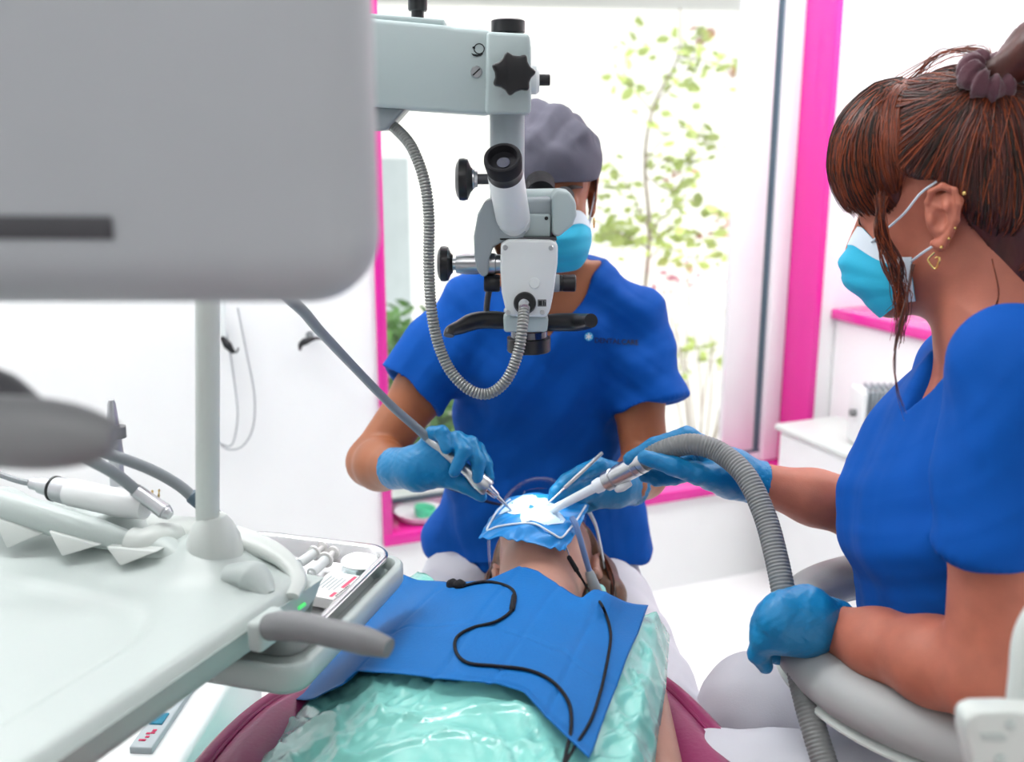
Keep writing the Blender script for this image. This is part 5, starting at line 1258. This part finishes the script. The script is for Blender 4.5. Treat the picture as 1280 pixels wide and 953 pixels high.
# instruments the dentist holds
hd = thing('endodontic_handpiece', 'silver handpiece on a long grey hose held in the dentist\'s right hand', 'handpiece', P(612, 612, 1.368))
a0, a1 = P(532, 545, 1.396), P(611, 611, 1.366); d = a1 - a0
turned('body', a0, a1, [(0, .0072), (.02, .0078), (.62, .0082), (.72, .0098), (.82, .0132), (.97, .0136), (1, .0118)], M['steel'], hd, 32)
turned('collar', a1 - d * .01, P(622, 621, 1.362), [(0, .0085), (.15, .0075), (.9, .0055), (1, .0042)], M['chrome'], hd, 28)
tube('needle', [P(620, 619, 1.363), P(632, 631, 1.361), P(641, 641, 1.360)], [.0032, .0024, .0012], M['chrome'], hd, n=20, seg=12)
bm_obj('button', box_bm(P(601, 603, 1.36), (.010, .004, .007), .0015, 2), M['mgrey'], hd)
tube('hose', [PT, P(315, 300, 1.04), P(385, 396, 1.13), P(415, 430, 1.19), P(450, 467, 1.27), P(490, 508, 1.345), P(515, 530, 1.38), P(536, 549, 1.3945)], [.0066, .0068, .0068, .0068, .0062, .0058, .006, .0066], M['cord'], hd, n=70, seg=16)
mi = thing('mouth_mirror', 'thin steel mirror handle held in the dentist\'s left hand', 'mirror', P(672, 644, 1.362))
m0, m1 = P(753, 566, 1.398), P(676, 638, 1.363); d = m1 - m0
turned('handle', m0, m0 + d * .62, [(0, .002), (.02, .0028), (.98, .0028), (1, .0018)], M['steel'], mi, 16)
turned('shank', m0 + d * .61, m1, [(0, .0018), (1, .001)], M['chrome'], mi, 12)
turned('mirror_head', m1 + Vector((-.004, 0, -.0015)), m1 + Vector((-.004, .0004, .0005)), [(0, .0085), (.5, .009), (1, .0085)], M['chrome'], mi, 28)
# ================================================================== assistant
asn = thing('person', 'red-haired person in blue scrubs and mask seated at the right holding the suction hose', 'person', (.54, 1.08, 0))
ah = Frame((.487, 1.126, 1.210), (-.76, .58, -.17), (-.13, .10, .98))
sN = P(1272, 468, .915); eN = P(1236, 848, .865); wN = P(1036, 786, 1.055)
sF = Vector((.565, 1.205, 1.0)); eF = Vector((.545, 1.265, .775)); wF = P(949, 604, 1.295)
AS = [(.50, .585, 1.07, .145, .175), (.62, .57, 1.07, .130, .160), (.734, .552, 1.07, .116, .140), (.804, .532, 1.07, .122, .140), (.862, .524, 1.07, .124, .143), (.938, .528, 1.07, .108, .150), (1.0, .542, 1.05, .085, .138), (1.055, .547, 1.03, .064, .112), (1.09, .55, 1.02, .048, .08)]
B = Solid((.30, .74, .44), (.80, 1.40, 1.40), .0035)
add_head(B, ah, False)
B.cap(ah.p(-.022, -.055), (.522, 1.07, 1.075), .053, .060, .03)
B.cap(ah.p(-.04, -.03), (.55, 1.07, 1.08), .045, .050, .03)
B.loft(AS, .03)
for s_, e_, w_ in ((sN, eN, wN), (sF, eF, wF)):
    B.chain([s_, s_ + (e_ - s_) * .5, e_], [.049, .046, .0415], .025); B.chain([e_, e_ + (w_ - e_) * .3, e_ + (w_ - e_) * .65, w_], [.0425, .043, .036, .0275], .018)
    B.cap(w_, w_ + (w_ - e_).normalized() * .04, .0235, .021, .01)
V, F = B.mesh(relax=2); V, F = join_ears(V, F, ah); ab_ = mesh_obj('body', V, F, M['skin'], asn, angle=0)
for q in (1, -1):
    e = turned('eye', ah.p(.076, -.004, .032 * q), ah.p(.0895, -.004, .032 * q), [(0, .012), (.5, .0105), (.85, .0066), (1, .002)], M['eyew'], asn, 20)
    turned('iris', ah.p(.0875, -.006, .032 * q), ah.p(.0905, -.006, .032 * q), [(0, .0055), (1, .0045)], M['iris'], e, 18)
# scrub top
B = Solid((.32, .78, .50), (.80, 1.36, 1.16), .0035)
HA_ = [(.545, .585, 1.07, .170, .195), (.62, .57, 1.07, .150, .178), (.734, .549, 1.07, .128, .156), (.804, .528, 1.07, .136, .156), (.862, .521, 1.07, .140, .158), (.938, .525, 1.07, .122, .163), (1.0, .540, 1.05, .096, .150), (1.055, .545, 1.03, .074, .128), (1.095, .548, 1.01, .056, .10)]
B.loft(HA_, .03)
for q in (1, -1): B.ell((.482, 1.07 - .060 * q, .866), (.060, .066, .070), None, .06)
for s_, e_, hm, r0, r1 in ((sN, eN, P(1246, 684, .888), .066, .0595), (sF, eF, sF + (eF - sF) * .55, .064, .058)):
    d = (e_ - s_).normalized(); Sv = B.new(); Sv.cap(s_, hm + d * .05, r0, r1, 0); Sv.half(hm, (0, 0, -1) if s_ is sN else d)
    Sv.cap(hm - d * .035, hm + d * .03, r1 - .009, r1 - .004, 0, 'sub')
    a = B.f; qf = Sv.f; kk = .03; hh = np.maximum(kk - np.abs(a - qf), 0) / kk; B.f = np.minimum(a, qf) - hh * hh * kk * .25
nb0 = Vector((.522, 1.07, 1.075)); B.cap(nb0 + Vector((.02, 0, -.015)), ah.p(-.022, -.055), .070, .085, .006, 'sub')
B.fn(lambda X, Y, Z: np.maximum((np.abs(Y - 1.07) - (Z - .985) * .62) * .85, X - .50), (.34, .9, .95), (.52, 1.24, 1.16), .004, 'sub')
nearsl = lambda V: np.exp(-((V[:, 0] - .43) / .05) ** 2 - ((V[:, 1] - .92) / .10) ** 2 - ((V[:, 2] - .93) / .08) ** 2)
V, F = B.mesh(disp=folds([(.0075, 50, 30, -36, .4, 1.4, nearsl), (.0032, 24, 14, 30, 1.1, 1.6, None), (.0026, -40, 26, 56, .5, 2, None), (.0016, 60, 70, -40, 1.5, 2.4, None), (.003, 20, 10, 60, .5, 1.3, lambda V: 1 - sm(V[:, 2], .70, .82))]), relax=2)
at_ = mesh_obj('scrub_top', V, F, M['scrub'], asn, angle=0)
bva = bvh_of(V, F)
sm_ = []
for z in np.linspace(1.085, .90, 14):
    h = bva.find_nearest(Vector((.40 + .0 * z, .885 + .02 * (1.09 - z), z)))
    if h[0]: sm_.append(h[0] + h[1] * .0006)
# trousers and shoes
B = Solid((.10, .86, .06), (.80, 1.40, .70), .007)
B.ell((.58, 1.07, .565), (.15, .185, .115), None, 0)
kn_, kf_ = Vector((.245, 1.035, .528)), Vector((.325, 1.215, .530))
for hx_, kx, fx in ((Vector((.56, .985, .54)), kn_, Vector((.33, 1.02, .10))), (Vector((.56, 1.16, .54)), kf_, Vector((.40, 1.24, .10)))):
    B.cap(hx_, kx, .092, .070, .03); B.cap(kx, fx, .066, .045, .02)
V, F = B.mesh(disp=folds([(.002, 40, 60, 20, .3, 2, None), (.0012, -70, 40, 50, .3, 2, None)])); mesh_obj('trousers', V, F, M['pants'], asn, angle=0)
for fx in (Vector((.33, 1.02, 0)), Vector((.40, 1.24, 0))):
    B = Solid(fx + Vector((-.24, -.07, -.01)), fx + Vector((.10, .07, .13)), .005)
    B.cap(fx + Vector((.03, 0, .045)), fx + Vector((-.14, 0, .04)), .045, .042, 0); B.cap(fx + Vector((.01, 0, .05)), fx + Vector((0, 0, .10)), .042, .042, .02); B.half((0, 0, .004), (0, 0, -1))
    V, F = B.mesh(); mesh_obj('shoe', V, F, M['white'], asn, angle=0)
# gloves
glove('glove', [(P(946, 603, 1.295), P(915, 592, 1.292), .026, .030), (P(915, 588, 1.295), P(892, 570, 1.30), .028, .020), (P(915, 592, 1.30), P(892, 578, 1.32), .028, .020), (P(912, 596, 1.29), P(888, 596, 1.275), .028, .019)],
      [(PP((895, 570, 1.305), (859, 546, 1.298), (818, 558, 1.292), (787, 574, 1.288)), [.0175, .0140, .0122, .0095]),
       (PP((895, 574, 1.325), (862, 548, 1.325), (822, 562, 1.322), (792, 580, 1.318)), [.0165, .0135, .0118, .009]),
       (PP((895, 582, 1.332), (862, 576, 1.345), (832, 588, 1.338), (806, 596, 1.322)), [.016, .0125, .0110, .0088]),
       (PP((898, 590, 1.328), (868, 590, 1.338), (842, 598, 1.332), (820, 602, 1.322)), [.015, .0115, .0100, .008]),
       (PP((905, 598, 1.275), (872, 592, 1.258), (842, 583, 1.254), (806, 572, 1.258)), [.0195, .0155, .0128, .0100])], asn,
      cuff=(P(932, 600, 1.293), P(952, 605, 1.296), .0295, .0315), kf=.008)
glove('glove', [(P(1036, 782, 1.052), P(1005, 775, 1.035), .029, .034), (P(1005, 768, 1.035), P(978, 764, 1.026), .032, .022), (P(1005, 778, 1.035), P(972, 778, 1.022), .032, .023), (P(1003, 788, 1.038), P(974, 794, 1.026), .030, .021)],
      [(PP((980, 764, 1.028), (962, 768, 1.040), (960, 790, 1.072), (986, 796, 1.086)), [.020, .0145, .0118, .0095]),
       (PP((974, 776, 1.022), (955, 782, 1.036), (954, 800, 1.068), (982, 806, 1.080)), [.0205, .0145, .0118, .0095]),
       (PP((976, 790, 1.024), (956, 796, 1.030), (950, 814, 1.052), (974, 822, 1.070)), [.0195, .014, .0115, .0092]),
       (PP((980, 796, 1.028), (956, 800, 1.024), (947, 818, 1.030), (957, 834, 1.040)), [.0180, .0132, .0110, .0085]),
       (PP((1015, 764, 1.05), (1000, 752, 1.066), (985, 752, 1.084), (972, 760, 1.098)), [.018, .0135, .0115, .009])], asn,
      cuff=(P(1022, 779, 1.046), P(1043, 786, 1.060), .0315, .0345), kf=.009)
# mask
am_, G = mask_sheet('face_mask', ah, [M['mask'], M['maskw']], asn, w=.069, top=-.012, bot=-.116, front=.114, e_top=-.050, e_bot=-.098, e_f=.026)
for q, j in ((1, -1), (-1, 0)):
    jj = 50 if q == 1 else 10
    tube('ear_loop', [Vector(G[1, jj]) + ah.L * .002 * q, ah.p(.030, -.004, .0745 * q), ah.p(.008, .016, .0815 * q), ah.p(-.010, .026, .084 * q)], .0014, M['maskw'], am_, n=24, seg=8)
    tube('ear_loop', [Vector(G[3, j]) + ah.L * .002 * q, ah.p(.010, -.045, .076 * q), ah.p(-.012, -.034, .080 * q)], .0014, M['maskw'], am_, n=20, seg=8)
# jewellery
er = tube('earring', [ah.p(-.002, -.047, .0835), ah.p(.004, -.052, .084), ah.p(.0045, -.056, .0842), ah.p(-.001, -.064, .083), ah.p(-.006, -.056, .0842), ah.p(-.0055, -.052, .084), ah.p(-.002, -.053, .0835)], .0012, M['gold'], asn, n=40, seg=8)
for f, u, r in ((-.010, -.042, .0020), (-.018, -.034, .0018), (-.025, -.024, .0016), (-.036, .010, .0027)):
    c = ah.p(f, u, .0865 if f > -.03 else .0855); V, F = lathe(c - ah.L * r, c + ah.L * r, [(0, .0), (.15, r * .7), (.5, r), (.85, r * .7), (1, 0)], 12); mesh_obj('ear_stud', V, F, M['gold'], asn)

# hair -----------------------------------------------------------------
HC = (-.012, .044); HR = (.110, .100, .0895)
def hsurf(f, u, l, k=1.0):
    d = np.array((f - HC[0], u - HC[1], l)); s = math.sqrt((d[0] / HR[0]) ** 2 + (d[1] / HR[1]) ** 2 + (d[2] / HR[2]) ** 2); d = d / s * k; return ah.p(HC[0] + d[0], HC[1] + d[1], d[2])
B = Solid((.32, .96, 1.04), (.74, 1.32, 1.43), .0032)
B.ell(ah.p(HC[0], HC[1]), HR, ah.ax, 0)
HLF = [-.14, -.10, -.075, -.055, -.035, -.024, -.012, .010, .030, .044, .058, .09, .14]
HLU = [-.100, -.105, -.100, -.068, -.024, .016, .026, .030, .046, .075, .098, .10, .10]
def hla(X, Y, Z):
    f = (X - ah.O.x) * ah.F.x + (Y - ah.O.y) * ah.F.y + (Z - ah.O.z) * ah.F.z; u = (X - ah.O.x) * ah.U.x + (Y - ah.O.y) * ah.U.y + (Z - ah.O.z) * ah.U.z
    return np.interp(f, HLF, HLU) - u
B.cap(ah.p(-.066, .0), ah.p(-.070, -.105), .068, .050, .03)
B.fn(hla, B.lo, [a[-1] for a in B.ax], .006, 'int')
# fringe sweeping forward and down over the brow
Bf = B.new()
Bf.ell(ah.p(.054, .060), (.070, .084, .083), ah.ax, 0)
def hbf(X, Y, Z):
    f = (X - ah.O.x) * ah.F.x + (Y - ah.O.y) * ah.F.y + (Z - ah.O.z) * ah.F.z; u = (X - ah.O.x) * ah.U.x + (Y - ah.O.y) * ah.U.y + (Z - ah.O.z) * ah.U.z
    return np.maximum(np.interp(f, [.0, .03, .06, .09, .13], [.02, .002, -.004, .004, .022]) - u, .028 - f)
Bf.fn(hbf, B.lo, [a[-1] for a in B.ax], .008, 'int')
a = B.f; q = Bf.f; kk = .006; hh = np.maximum(kk - np.abs(a - q), 0) / kk; B.f = np.minimum(a, q) - hh * hh * kk * .25
# pony tail behind the scrunchie
SC = (-.052, .118); SL = .044
PT_ = [ah.p(SC[0], SC[1], SL), ah.p(-.105, .145, .04), ah.p(-.155, .11, .03), ah.p(-.185, .03, .02), ah.p(-.18, -.06, .015), ah.p(-.17, -.12, .01)]
B2 = Solid(np.min([tuple(p) for p in PT_], 0) - .05, np.max([tuple(p) for p in PT_], 0) + .05, .005)
B2.chain(PT_, [.016, .022, .027, .030, .024, .010], .02)
V, F = B.mesh(disp=folds([(.0012, 160, 30, 60, .2, 2, None)]), relax=1); bvh_ = bvh_of(V, F)
def skin_to(path, lift, keep=0):
    out = []
    for i, p in enumerate(path):
        h = bvh_.find_nearest(Vector(p)); l = lift + .0015 * math.sin(PI * i / (len(path) - 1)); out.append(h[0] + h[1] * l if h[0] and i >= keep else p)
    return out
ahr = mesh_obj('hair', V, F, M['hair'], asn, angle=0)
V, F = B2.mesh(disp=folds([(.0016, 260, 160, 20, .2, 1, None)])); mesh_obj('ponytail', V, F, M['hair'], ahr, angle=0)
hp1 = []; rnd = random.Random(5)
HG = [(.030, .140, -.03), (.040, .134, -.01), (.040, .132, .012), (.044, .120, .040), (.044, .100, .062), (.042, .080, .076), (.034, .056, .084), (.016, .036, .087), (-.008, .029, .089), (-.024, .012, .0885), (-.036, -.022, .085), (-.052, -.062, .078), (-.072, -.100, .065), (-.09, -.115, .045), (-.10, -.12, .01)]
def lerp_g(Gd, t):
    t = t * (len(Gd) - 1); i = min(int(t), len(Gd) - 2); return tuple(np.array(Gd[i]) * (1 - (t - i)) + np.array(Gd[i + 1]) * (t - i))
for i in range(640):
    g = lerp_g(HG, rnd.random()); g = np.array(g) + np.array([rnd.gauss(0, .003) for _ in range(3)]); q = 1 if i < 560 else -1
    s0 = np.array((g[0], g[1], g[2] * q)); s1 = np.array((SC[0] + rnd.gauss(0, .006), SC[1] - .004 + rnd.gauss(0, .005), SL + rnd.gauss(0, .010))); k = 1.004 + abs(rnd.gauss(0, .010)); path = []
    for t in np.linspace(0, 1, 7):
        m = s0 * (1 - t) + s1 * t; m[2] += .02 * q * math.sin(PI * t); path.append(hsurf(m[0], m[1], m[2], k if t > .01 else 1.0))
    hp1.append(skin_to(path, .0003 + abs(rnd.gauss(0, .0008))))
strands('swept_hair', hp1, .00085, [M['hair'], M['hair1'], M['hair2'], M['hair']], ahr, n=14)
nape = []
for i in range(240):
    a = rnd.uniform(-1, 1); b = rnd.random(); s0 = ah.p(-.075 - .03 * b * (1 - abs(a)), -.095 + .02 * abs(a), .062 * a); e = ah.p(SC[0] - .02, SC[1] - .01, SL * .8 + rnd.gauss(0, .01))
    m1 = ah.p(-.13, -.03, .075 * a); m2 = ah.p(-.13, .06, .06 * a + .01)
    nape.append(skin_to([s0, m1, m2, e], .0004 + abs(rnd.gauss(0, .0008))))
strands('nape_hair', [skin_to([tuple(q) for q in catmull(p, 8)], .0006) for p in nape], .0009, [M['hair'], M['hair1'], M['hair2'], M['hair']], ahr, n=14)
# fringe strands
tm = []
for i in range(200):
    a = rnd.random(); s0 = (.030 + rnd.gauss(0, .004), .139, .016 + rnd.gauss(0, .008)); e = (.046 - .022 * a + rnd.gauss(0, .002), .012 + .03 * rnd.random(), .088); path = []; k = 1.006 + abs(rnd.gauss(0, .012))
    for t in np.linspace(0, 1, 7):
        m = np.array(s0) * (1 - t) + np.array(e) * t; m[2] += .026 * math.sin(PI * t); m[0] += .012 * math.sin(PI * t) * (1 - a); path.append(hsurf(*m, k))
    tm.append(skin_to(path, .0003 + abs(rnd.gauss(0, .0008))))
strands('temple_hair', tm, .0009, [M['hair'], M['hair1'], M['hair1']], ahr, n=14)
FE = [(.120, .016, -.045), (.127, .018, -.01), (.124, .012, .025), (.112, .004, .05), (.092, -.002, .068), (.070, -.008, .079), (.050, -.012, .084), (.034, -.004, .086)]
fr_ = []
def fsurf(f, u, l, k):
    d = np.array((f - .054, u - .060, l)); s = math.sqrt((d[0] / .070) ** 2 + (d[1] / .084) ** 2 + (d[2] / .083) ** 2); d = d / s * k; return ah.p(.054 + d[0], .060 + d[1], d[2])
for i in range(460):
    e = np.array(lerp_g(FE, rnd.random())) + np.array([rnd.gauss(0, .004), rnd.gauss(-.006, .010), rnd.gauss(0, .003)])
    s0 = np.array((.036 + rnd.gauss(0, .004), .138 + rnd.gauss(0, .002), .012 + rnd.gauss(0, .012) * (1 if e[2] > 0 else -1))); k = 1.004 + abs(rnd.gauss(0, .014)); path = []
    for t in np.linspace(0, 1, 7):
        m = s0 * (1 - t) + e * t; m[0] += .018 * math.sin(PI * t); m[2] += .016 * math.sin(PI * t) * (1 if e[2] > 0 else -1); path.append(fsurf(*m, k))
    fr_.append(path)
strands('fringe_hair', fr_, .0009, [M['hair'], M['hair1'], M['hair1'], M['hair2']], ahr, n=14)
# side lock and loose wisps
lk = []
for i in range(60):
    j = lambda s: rnd.gauss(0, s); b = rnd.random()
    lk.append([ah.p(.048 + j(.004), .02 + j(.004), .086), ah.p(.050 + j(.004), -.02, .088 + j(.002)), ah.p(.042 + j(.005), -.055, .084 + j(.003)), ah.p(.038 + j(.005) , -.085 - .02 * b, .083 + j(.003)), ah.p(.044 + j(.004), -.105 - .045 * b, .082 + j(.003))])
strands('side_lock_hair', lk, .0007, [M['hair1'], M['hair'], M['hair1']], ahr, n=18)
lk = []
for i in range(5):
    j = lambda s: rnd.gauss(0, s)
    lk.append([P(1142 + j(2), 330, .99), P(1131 + j(2), 385, .985), P(1121 + j(1.5), 425, .98), P(1118 + j(1), 455, .975), P(1124 + j(2), 490, .97), P(1130 + j(2), 512 + j(8), .965)])
strands('loose_hair', lk, .0007, [M['hair1'], M['hair'], M['hair1']], ahr, n=18)
lk = []
for i in range(3): lk.append([ah.p(-.055, -.06, .076), ah.p(-.058, -.10, .074), ah.p(-.045 + rnd.gauss(0, .004), -.125, .074), ah.p(-.028, -.14 + rnd.gauss(0, .004), .074)])
strands('loose_hair', lk, .0007, [M['hair1'], M['hair'], M['hair1']], ahr, n=18)
lk = []
for i in range(16): lk.append([ah.p(.03, .142, .0 + rnd.gauss(0, .02)), ah.p(-.01, .158 + abs(rnd.gauss(0, .004)), rnd.gauss(0, .02)), ah.p(-.05, .152 + rnd.gauss(0, .004), rnd.gauss(0, .01)), ah.p(SC[0] - .01, SC[1], SL)])
strands('loose_hair', lk, .0007, [M['hair1'], M['hair'], M['hair1']], ahr, n=18)
# scrunchie
c = ah.p(SC[0] - .006, SC[1] + .006, SL + .006); ax_ = (ah.F * -.6 + ah.U * .55 + ah.L * .35).normalized(); b1 = (ah.L - ax_ * ah.L.dot(ax_)).normalized(); b2 = ax_.cross(b1); nv, nu = 72, 20; V = []; F = []
for i in range(nv):
    t = 2 * PI * i / nv
    for j in range(nu):
        s = 2 * PI * j / nu; r = .0105 + .0026 * math.sin(9 * t + 1.2 * math.sin(s)) + .0016 * math.sin(17 * t + s * 2); R = .0195 + r * math.cos(s)
        V.append(c + (b1 * math.cos(t) + b2 * math.sin(t)) * R + ax_ * (r * 1.25 * math.sin(s)))
F = [[i * nu + j, ((i + 1) % nv) * nu + j, ((i + 1) % nv) * nu + (j + 1) % nu, i * nu + (j + 1) % nu] for i in range(nv) for j in range(nu)]
mesh_obj('scrunchie', V, F, M['scrunch'], asn, angle=0)

# stool with a wrap-around rest
so_ = thing('assistant_stool', 'grey stool with a curved padded body rest around the seated person at right', 'stool', (.56, 1.08, 0))
RC = Vector((.548, 1.085, .690)); RR = .205
rp = [RC + Vector((RR * math.cos(a), RR * 1.08 * math.sin(a), -.004 * math.sin(a))) for a in np.linspace(math.radians(62), math.radians(262), 26)]
tube('body_rest', rp, [.012, .027] + [.030] * 16 + [.027, .012], M['stool'], so_, n=110, seg=26, flat=(1.0, 1.05), up=(0, 0, 1))
rp2 = [RC + Vector((RR * 1.02 * math.cos(a), RR * 1.10 * math.sin(a), -.030)) for a in np.linspace(math.radians(64), math.radians(260), 26)]
tube('rest_rim', rp2, .0075, M['unit2'], so_, n=110, seg=14, flat=(.8, 2.6))
a0 = math.radians(252); bs = RC + Vector((RR * 1.04 * math.cos(a0), RR * 1.10 * math.sin(a0), -.034))
tube('rest_arm', [bs, bs + Vector((.06, -.035, -.01)), bs + Vector((.16, -.01, -.06)), Vector((.80, .95, .56)), Vector((.80, 1.03, .44)), Vector((.62, 1.08, .42))], .014, M['unit2'], so_, n=50, seg=14)
V, F = lathe((.585, 1.08, .40), (.585, 1.08, .475), [(0, .12), (.15, .185), (.6, .195), (.9, .18), (1, .12)], 44); mesh_obj('seat', V, F, M['stool'], so_)
cyl('column', (.585, 1.08, .06), (.585, 1.08, .42), .026, M['chrome'], so_, .02)
for k in range(5):
    a = 2 * PI * k / 5 + .3; e = Vector((.585 + .26 * math.cos(a), 1.08 + .26 * math.sin(a), .075))
    lg = tube('leg', [(.585, 1.08, .11), ((.585 + e.x) / 2, (1.08 + e.y) / 2, .10), e], [.022, .018, .013], M['unit2'], so_, n=14, seg=14)
    cyl('caster', e + Vector((-.012 * math.sin(a), .012 * math.cos(a), -.048)), e + Vector((.012 * math.sin(a), -.012 * math.cos(a), -.048)), .0265, M['dgrey'], lg, .2)

# suction hose with its tip
su = thing('suction_hose', 'thick grey ribbed suction hose with a white tip held in two gloved hands', 'hose', P(760, 600, 1.32))
hz_ = [P(797, 582, 1.288), P(820, 568, 1.278), P(845, 558.5, 1.268), P(870, 556, 1.256), P(900, 566, 1.24), P(932, 595, 1.205), P(956, 645, 1.165), P(971, 700, 1.125), P(981, 750, 1.092), P(990, 800, 1.066), P(1001, 850, 1.035), P(1014, 900, 1.0), P(1031, 955, .965), P(1056, 1030, .92), P(1090, 1120, .86)]
hz_ += [Vector((.36, .74, .30)), Vector((.42, .70, .06))]
ribbed('hose', hz_, .0146, .0044, .0012, M['hose'], su, seg=22)
c0_, c1_ = P(806, 576, 1.283), P(757, 603, 1.318); d = c1_ - c0_
turned('connector', c0_, c1_, [(0, .0135), (.03, .0150), (.22, .0150), (.23, .0140), (.25, .0140), (.26, .0148), (.70, .0140), (.71, .0120), (.78, .0120), (.79, .0142), (.97, .0138), (1, .010)], M['steel'], su, 36)
tube('valve_lever', [c0_ + d * .42 + Vector((.004, 0, -.018)), c0_ + d * .58 + Vector((.0, -.004, -.0185)), c0_ + d * .75 + Vector((.002, -.004, -.017))], [.005, .0068, .0045], M['white'], su, n=20, seg=14)
tp0, tp1 = P(762, 600, 1.314), P(686, 640, 1.358); d = tp1 - tp0
turned('tip', tp0, tp1, [(0, .0088), (.12, .0096), (.14, .0105), (.22, .0100), (.24, .0068), (.6, .0064), (.98, .0060), (1, .0052), (1, .0040), (.9, .0038), (.9, 0)], M['damw'], su, 28)

# saliva ejector
sv = thing('saliva_ejector', 'blue grey saliva ejector tube hooked at the lying person\'s cheek', 'saliva ejector', P(738, 715, 1.33))
tube('tube', [P(715, 648, 1.345), P(719, 655, 1.335), P(724, 670, 1.328), P(731, 695, 1.322), P(738, 719, 1.318)], .0042, M['ejector'], sv, n=30, seg=12)
e0, e1 = P(736, 714, 1.320), P(756, 770, 1.300); d = e1 - e0
turned('handle', e0, e1, [(0, .0052), (.05, .0068), (.3, .0082), (.6, .0088), (.65, .0075), (1, .0070)], M['scope3'], sv, 24)
turned('thumb_stop', P(757, 743, 1.306), P(750, 748, 1.303), [(0, .003), (1, .0045)], M['maskw'], sv, 16)
tube('hose', [P(755, 768, 1.301), P(757, 776, 1.297), P(760, 786, 1.26)], .0068, M['cord'], sv, n=16, seg=12) if False else None

# black leads of the measuring device lying on the bib
def on_bib(px, py, z=.0125):
    e = Vector((0, 0, EYE)); h = bib_bvh.ray_cast(e, (P(px, py, 1) - e).normalized())
    return h[0] + UP * .0028 if h[0] else Vector(hit(px, py, .016))
lc = thing('measuring_lead', 'black lead with a small connector winding down the middle of the blue bib', 'cable', on_bib(600, 800))
tube('lead', [on_bib(*q) for q in ((575, 736), (605, 730), (630, 734), (643, 744), (640, 765), (620, 780), (590, 788), (571, 800), (570, 818), (585, 832), (620, 836), (660, 841), (690, 855), (710, 880), (714, 910), (708, 940), (700, 975), (690, 1020))], .0019, M['blackm'], lc, n=160, seg=10)
turned('connector', on_bib(560, 733, .014), on_bib(581, 735, .016), [(0, .002), (.1, .006), (.3, .008), (.5, .0055), (.7, .0078), (.9, .006), (1, .003)], M['blackm'], lc, 20)
turned('strain_relief', on_bib(643, 746, .0125), on_bib(640, 766, .0125), [(0, .0022), (.1, .0032), (.9, .0036), (1, .0022)], M['blackm'], lc, 14)
l2 = thing('lip_clip_lead', 'black lead with a slim clip running down the right side of the blue bib', 'cable', on_bib(760, 800))
tube('wire_clip', [P(706, 680, 1.318), P(709, 688, 1.315), P(712, 697, 1.312)], .0011, M['chrome'], l2, n=14, seg=8)
turned('clip', P(710, 695, 1.312), P(726, 722, 1.300), [(0, .0018), (.08, .0034), (.7, .0036), (.72, .0026), (1, .0020)], M['blackm'], l2, 16)
tube('lead', [P(725, 720, 1.300), P(736, 738, 1.292), on_bib(750, 756, .036), on_bib(757, 770, .034), on_bib(762, 787, .024), on_bib(763, 805), on_bib(757, 840), on_bib(750, 870), on_bib(738, 905), on_bib(718, 935), on_bib(703, 965), on_bib(696, 1015)], .0017, M['blackm'], l2, n=100, seg=10)
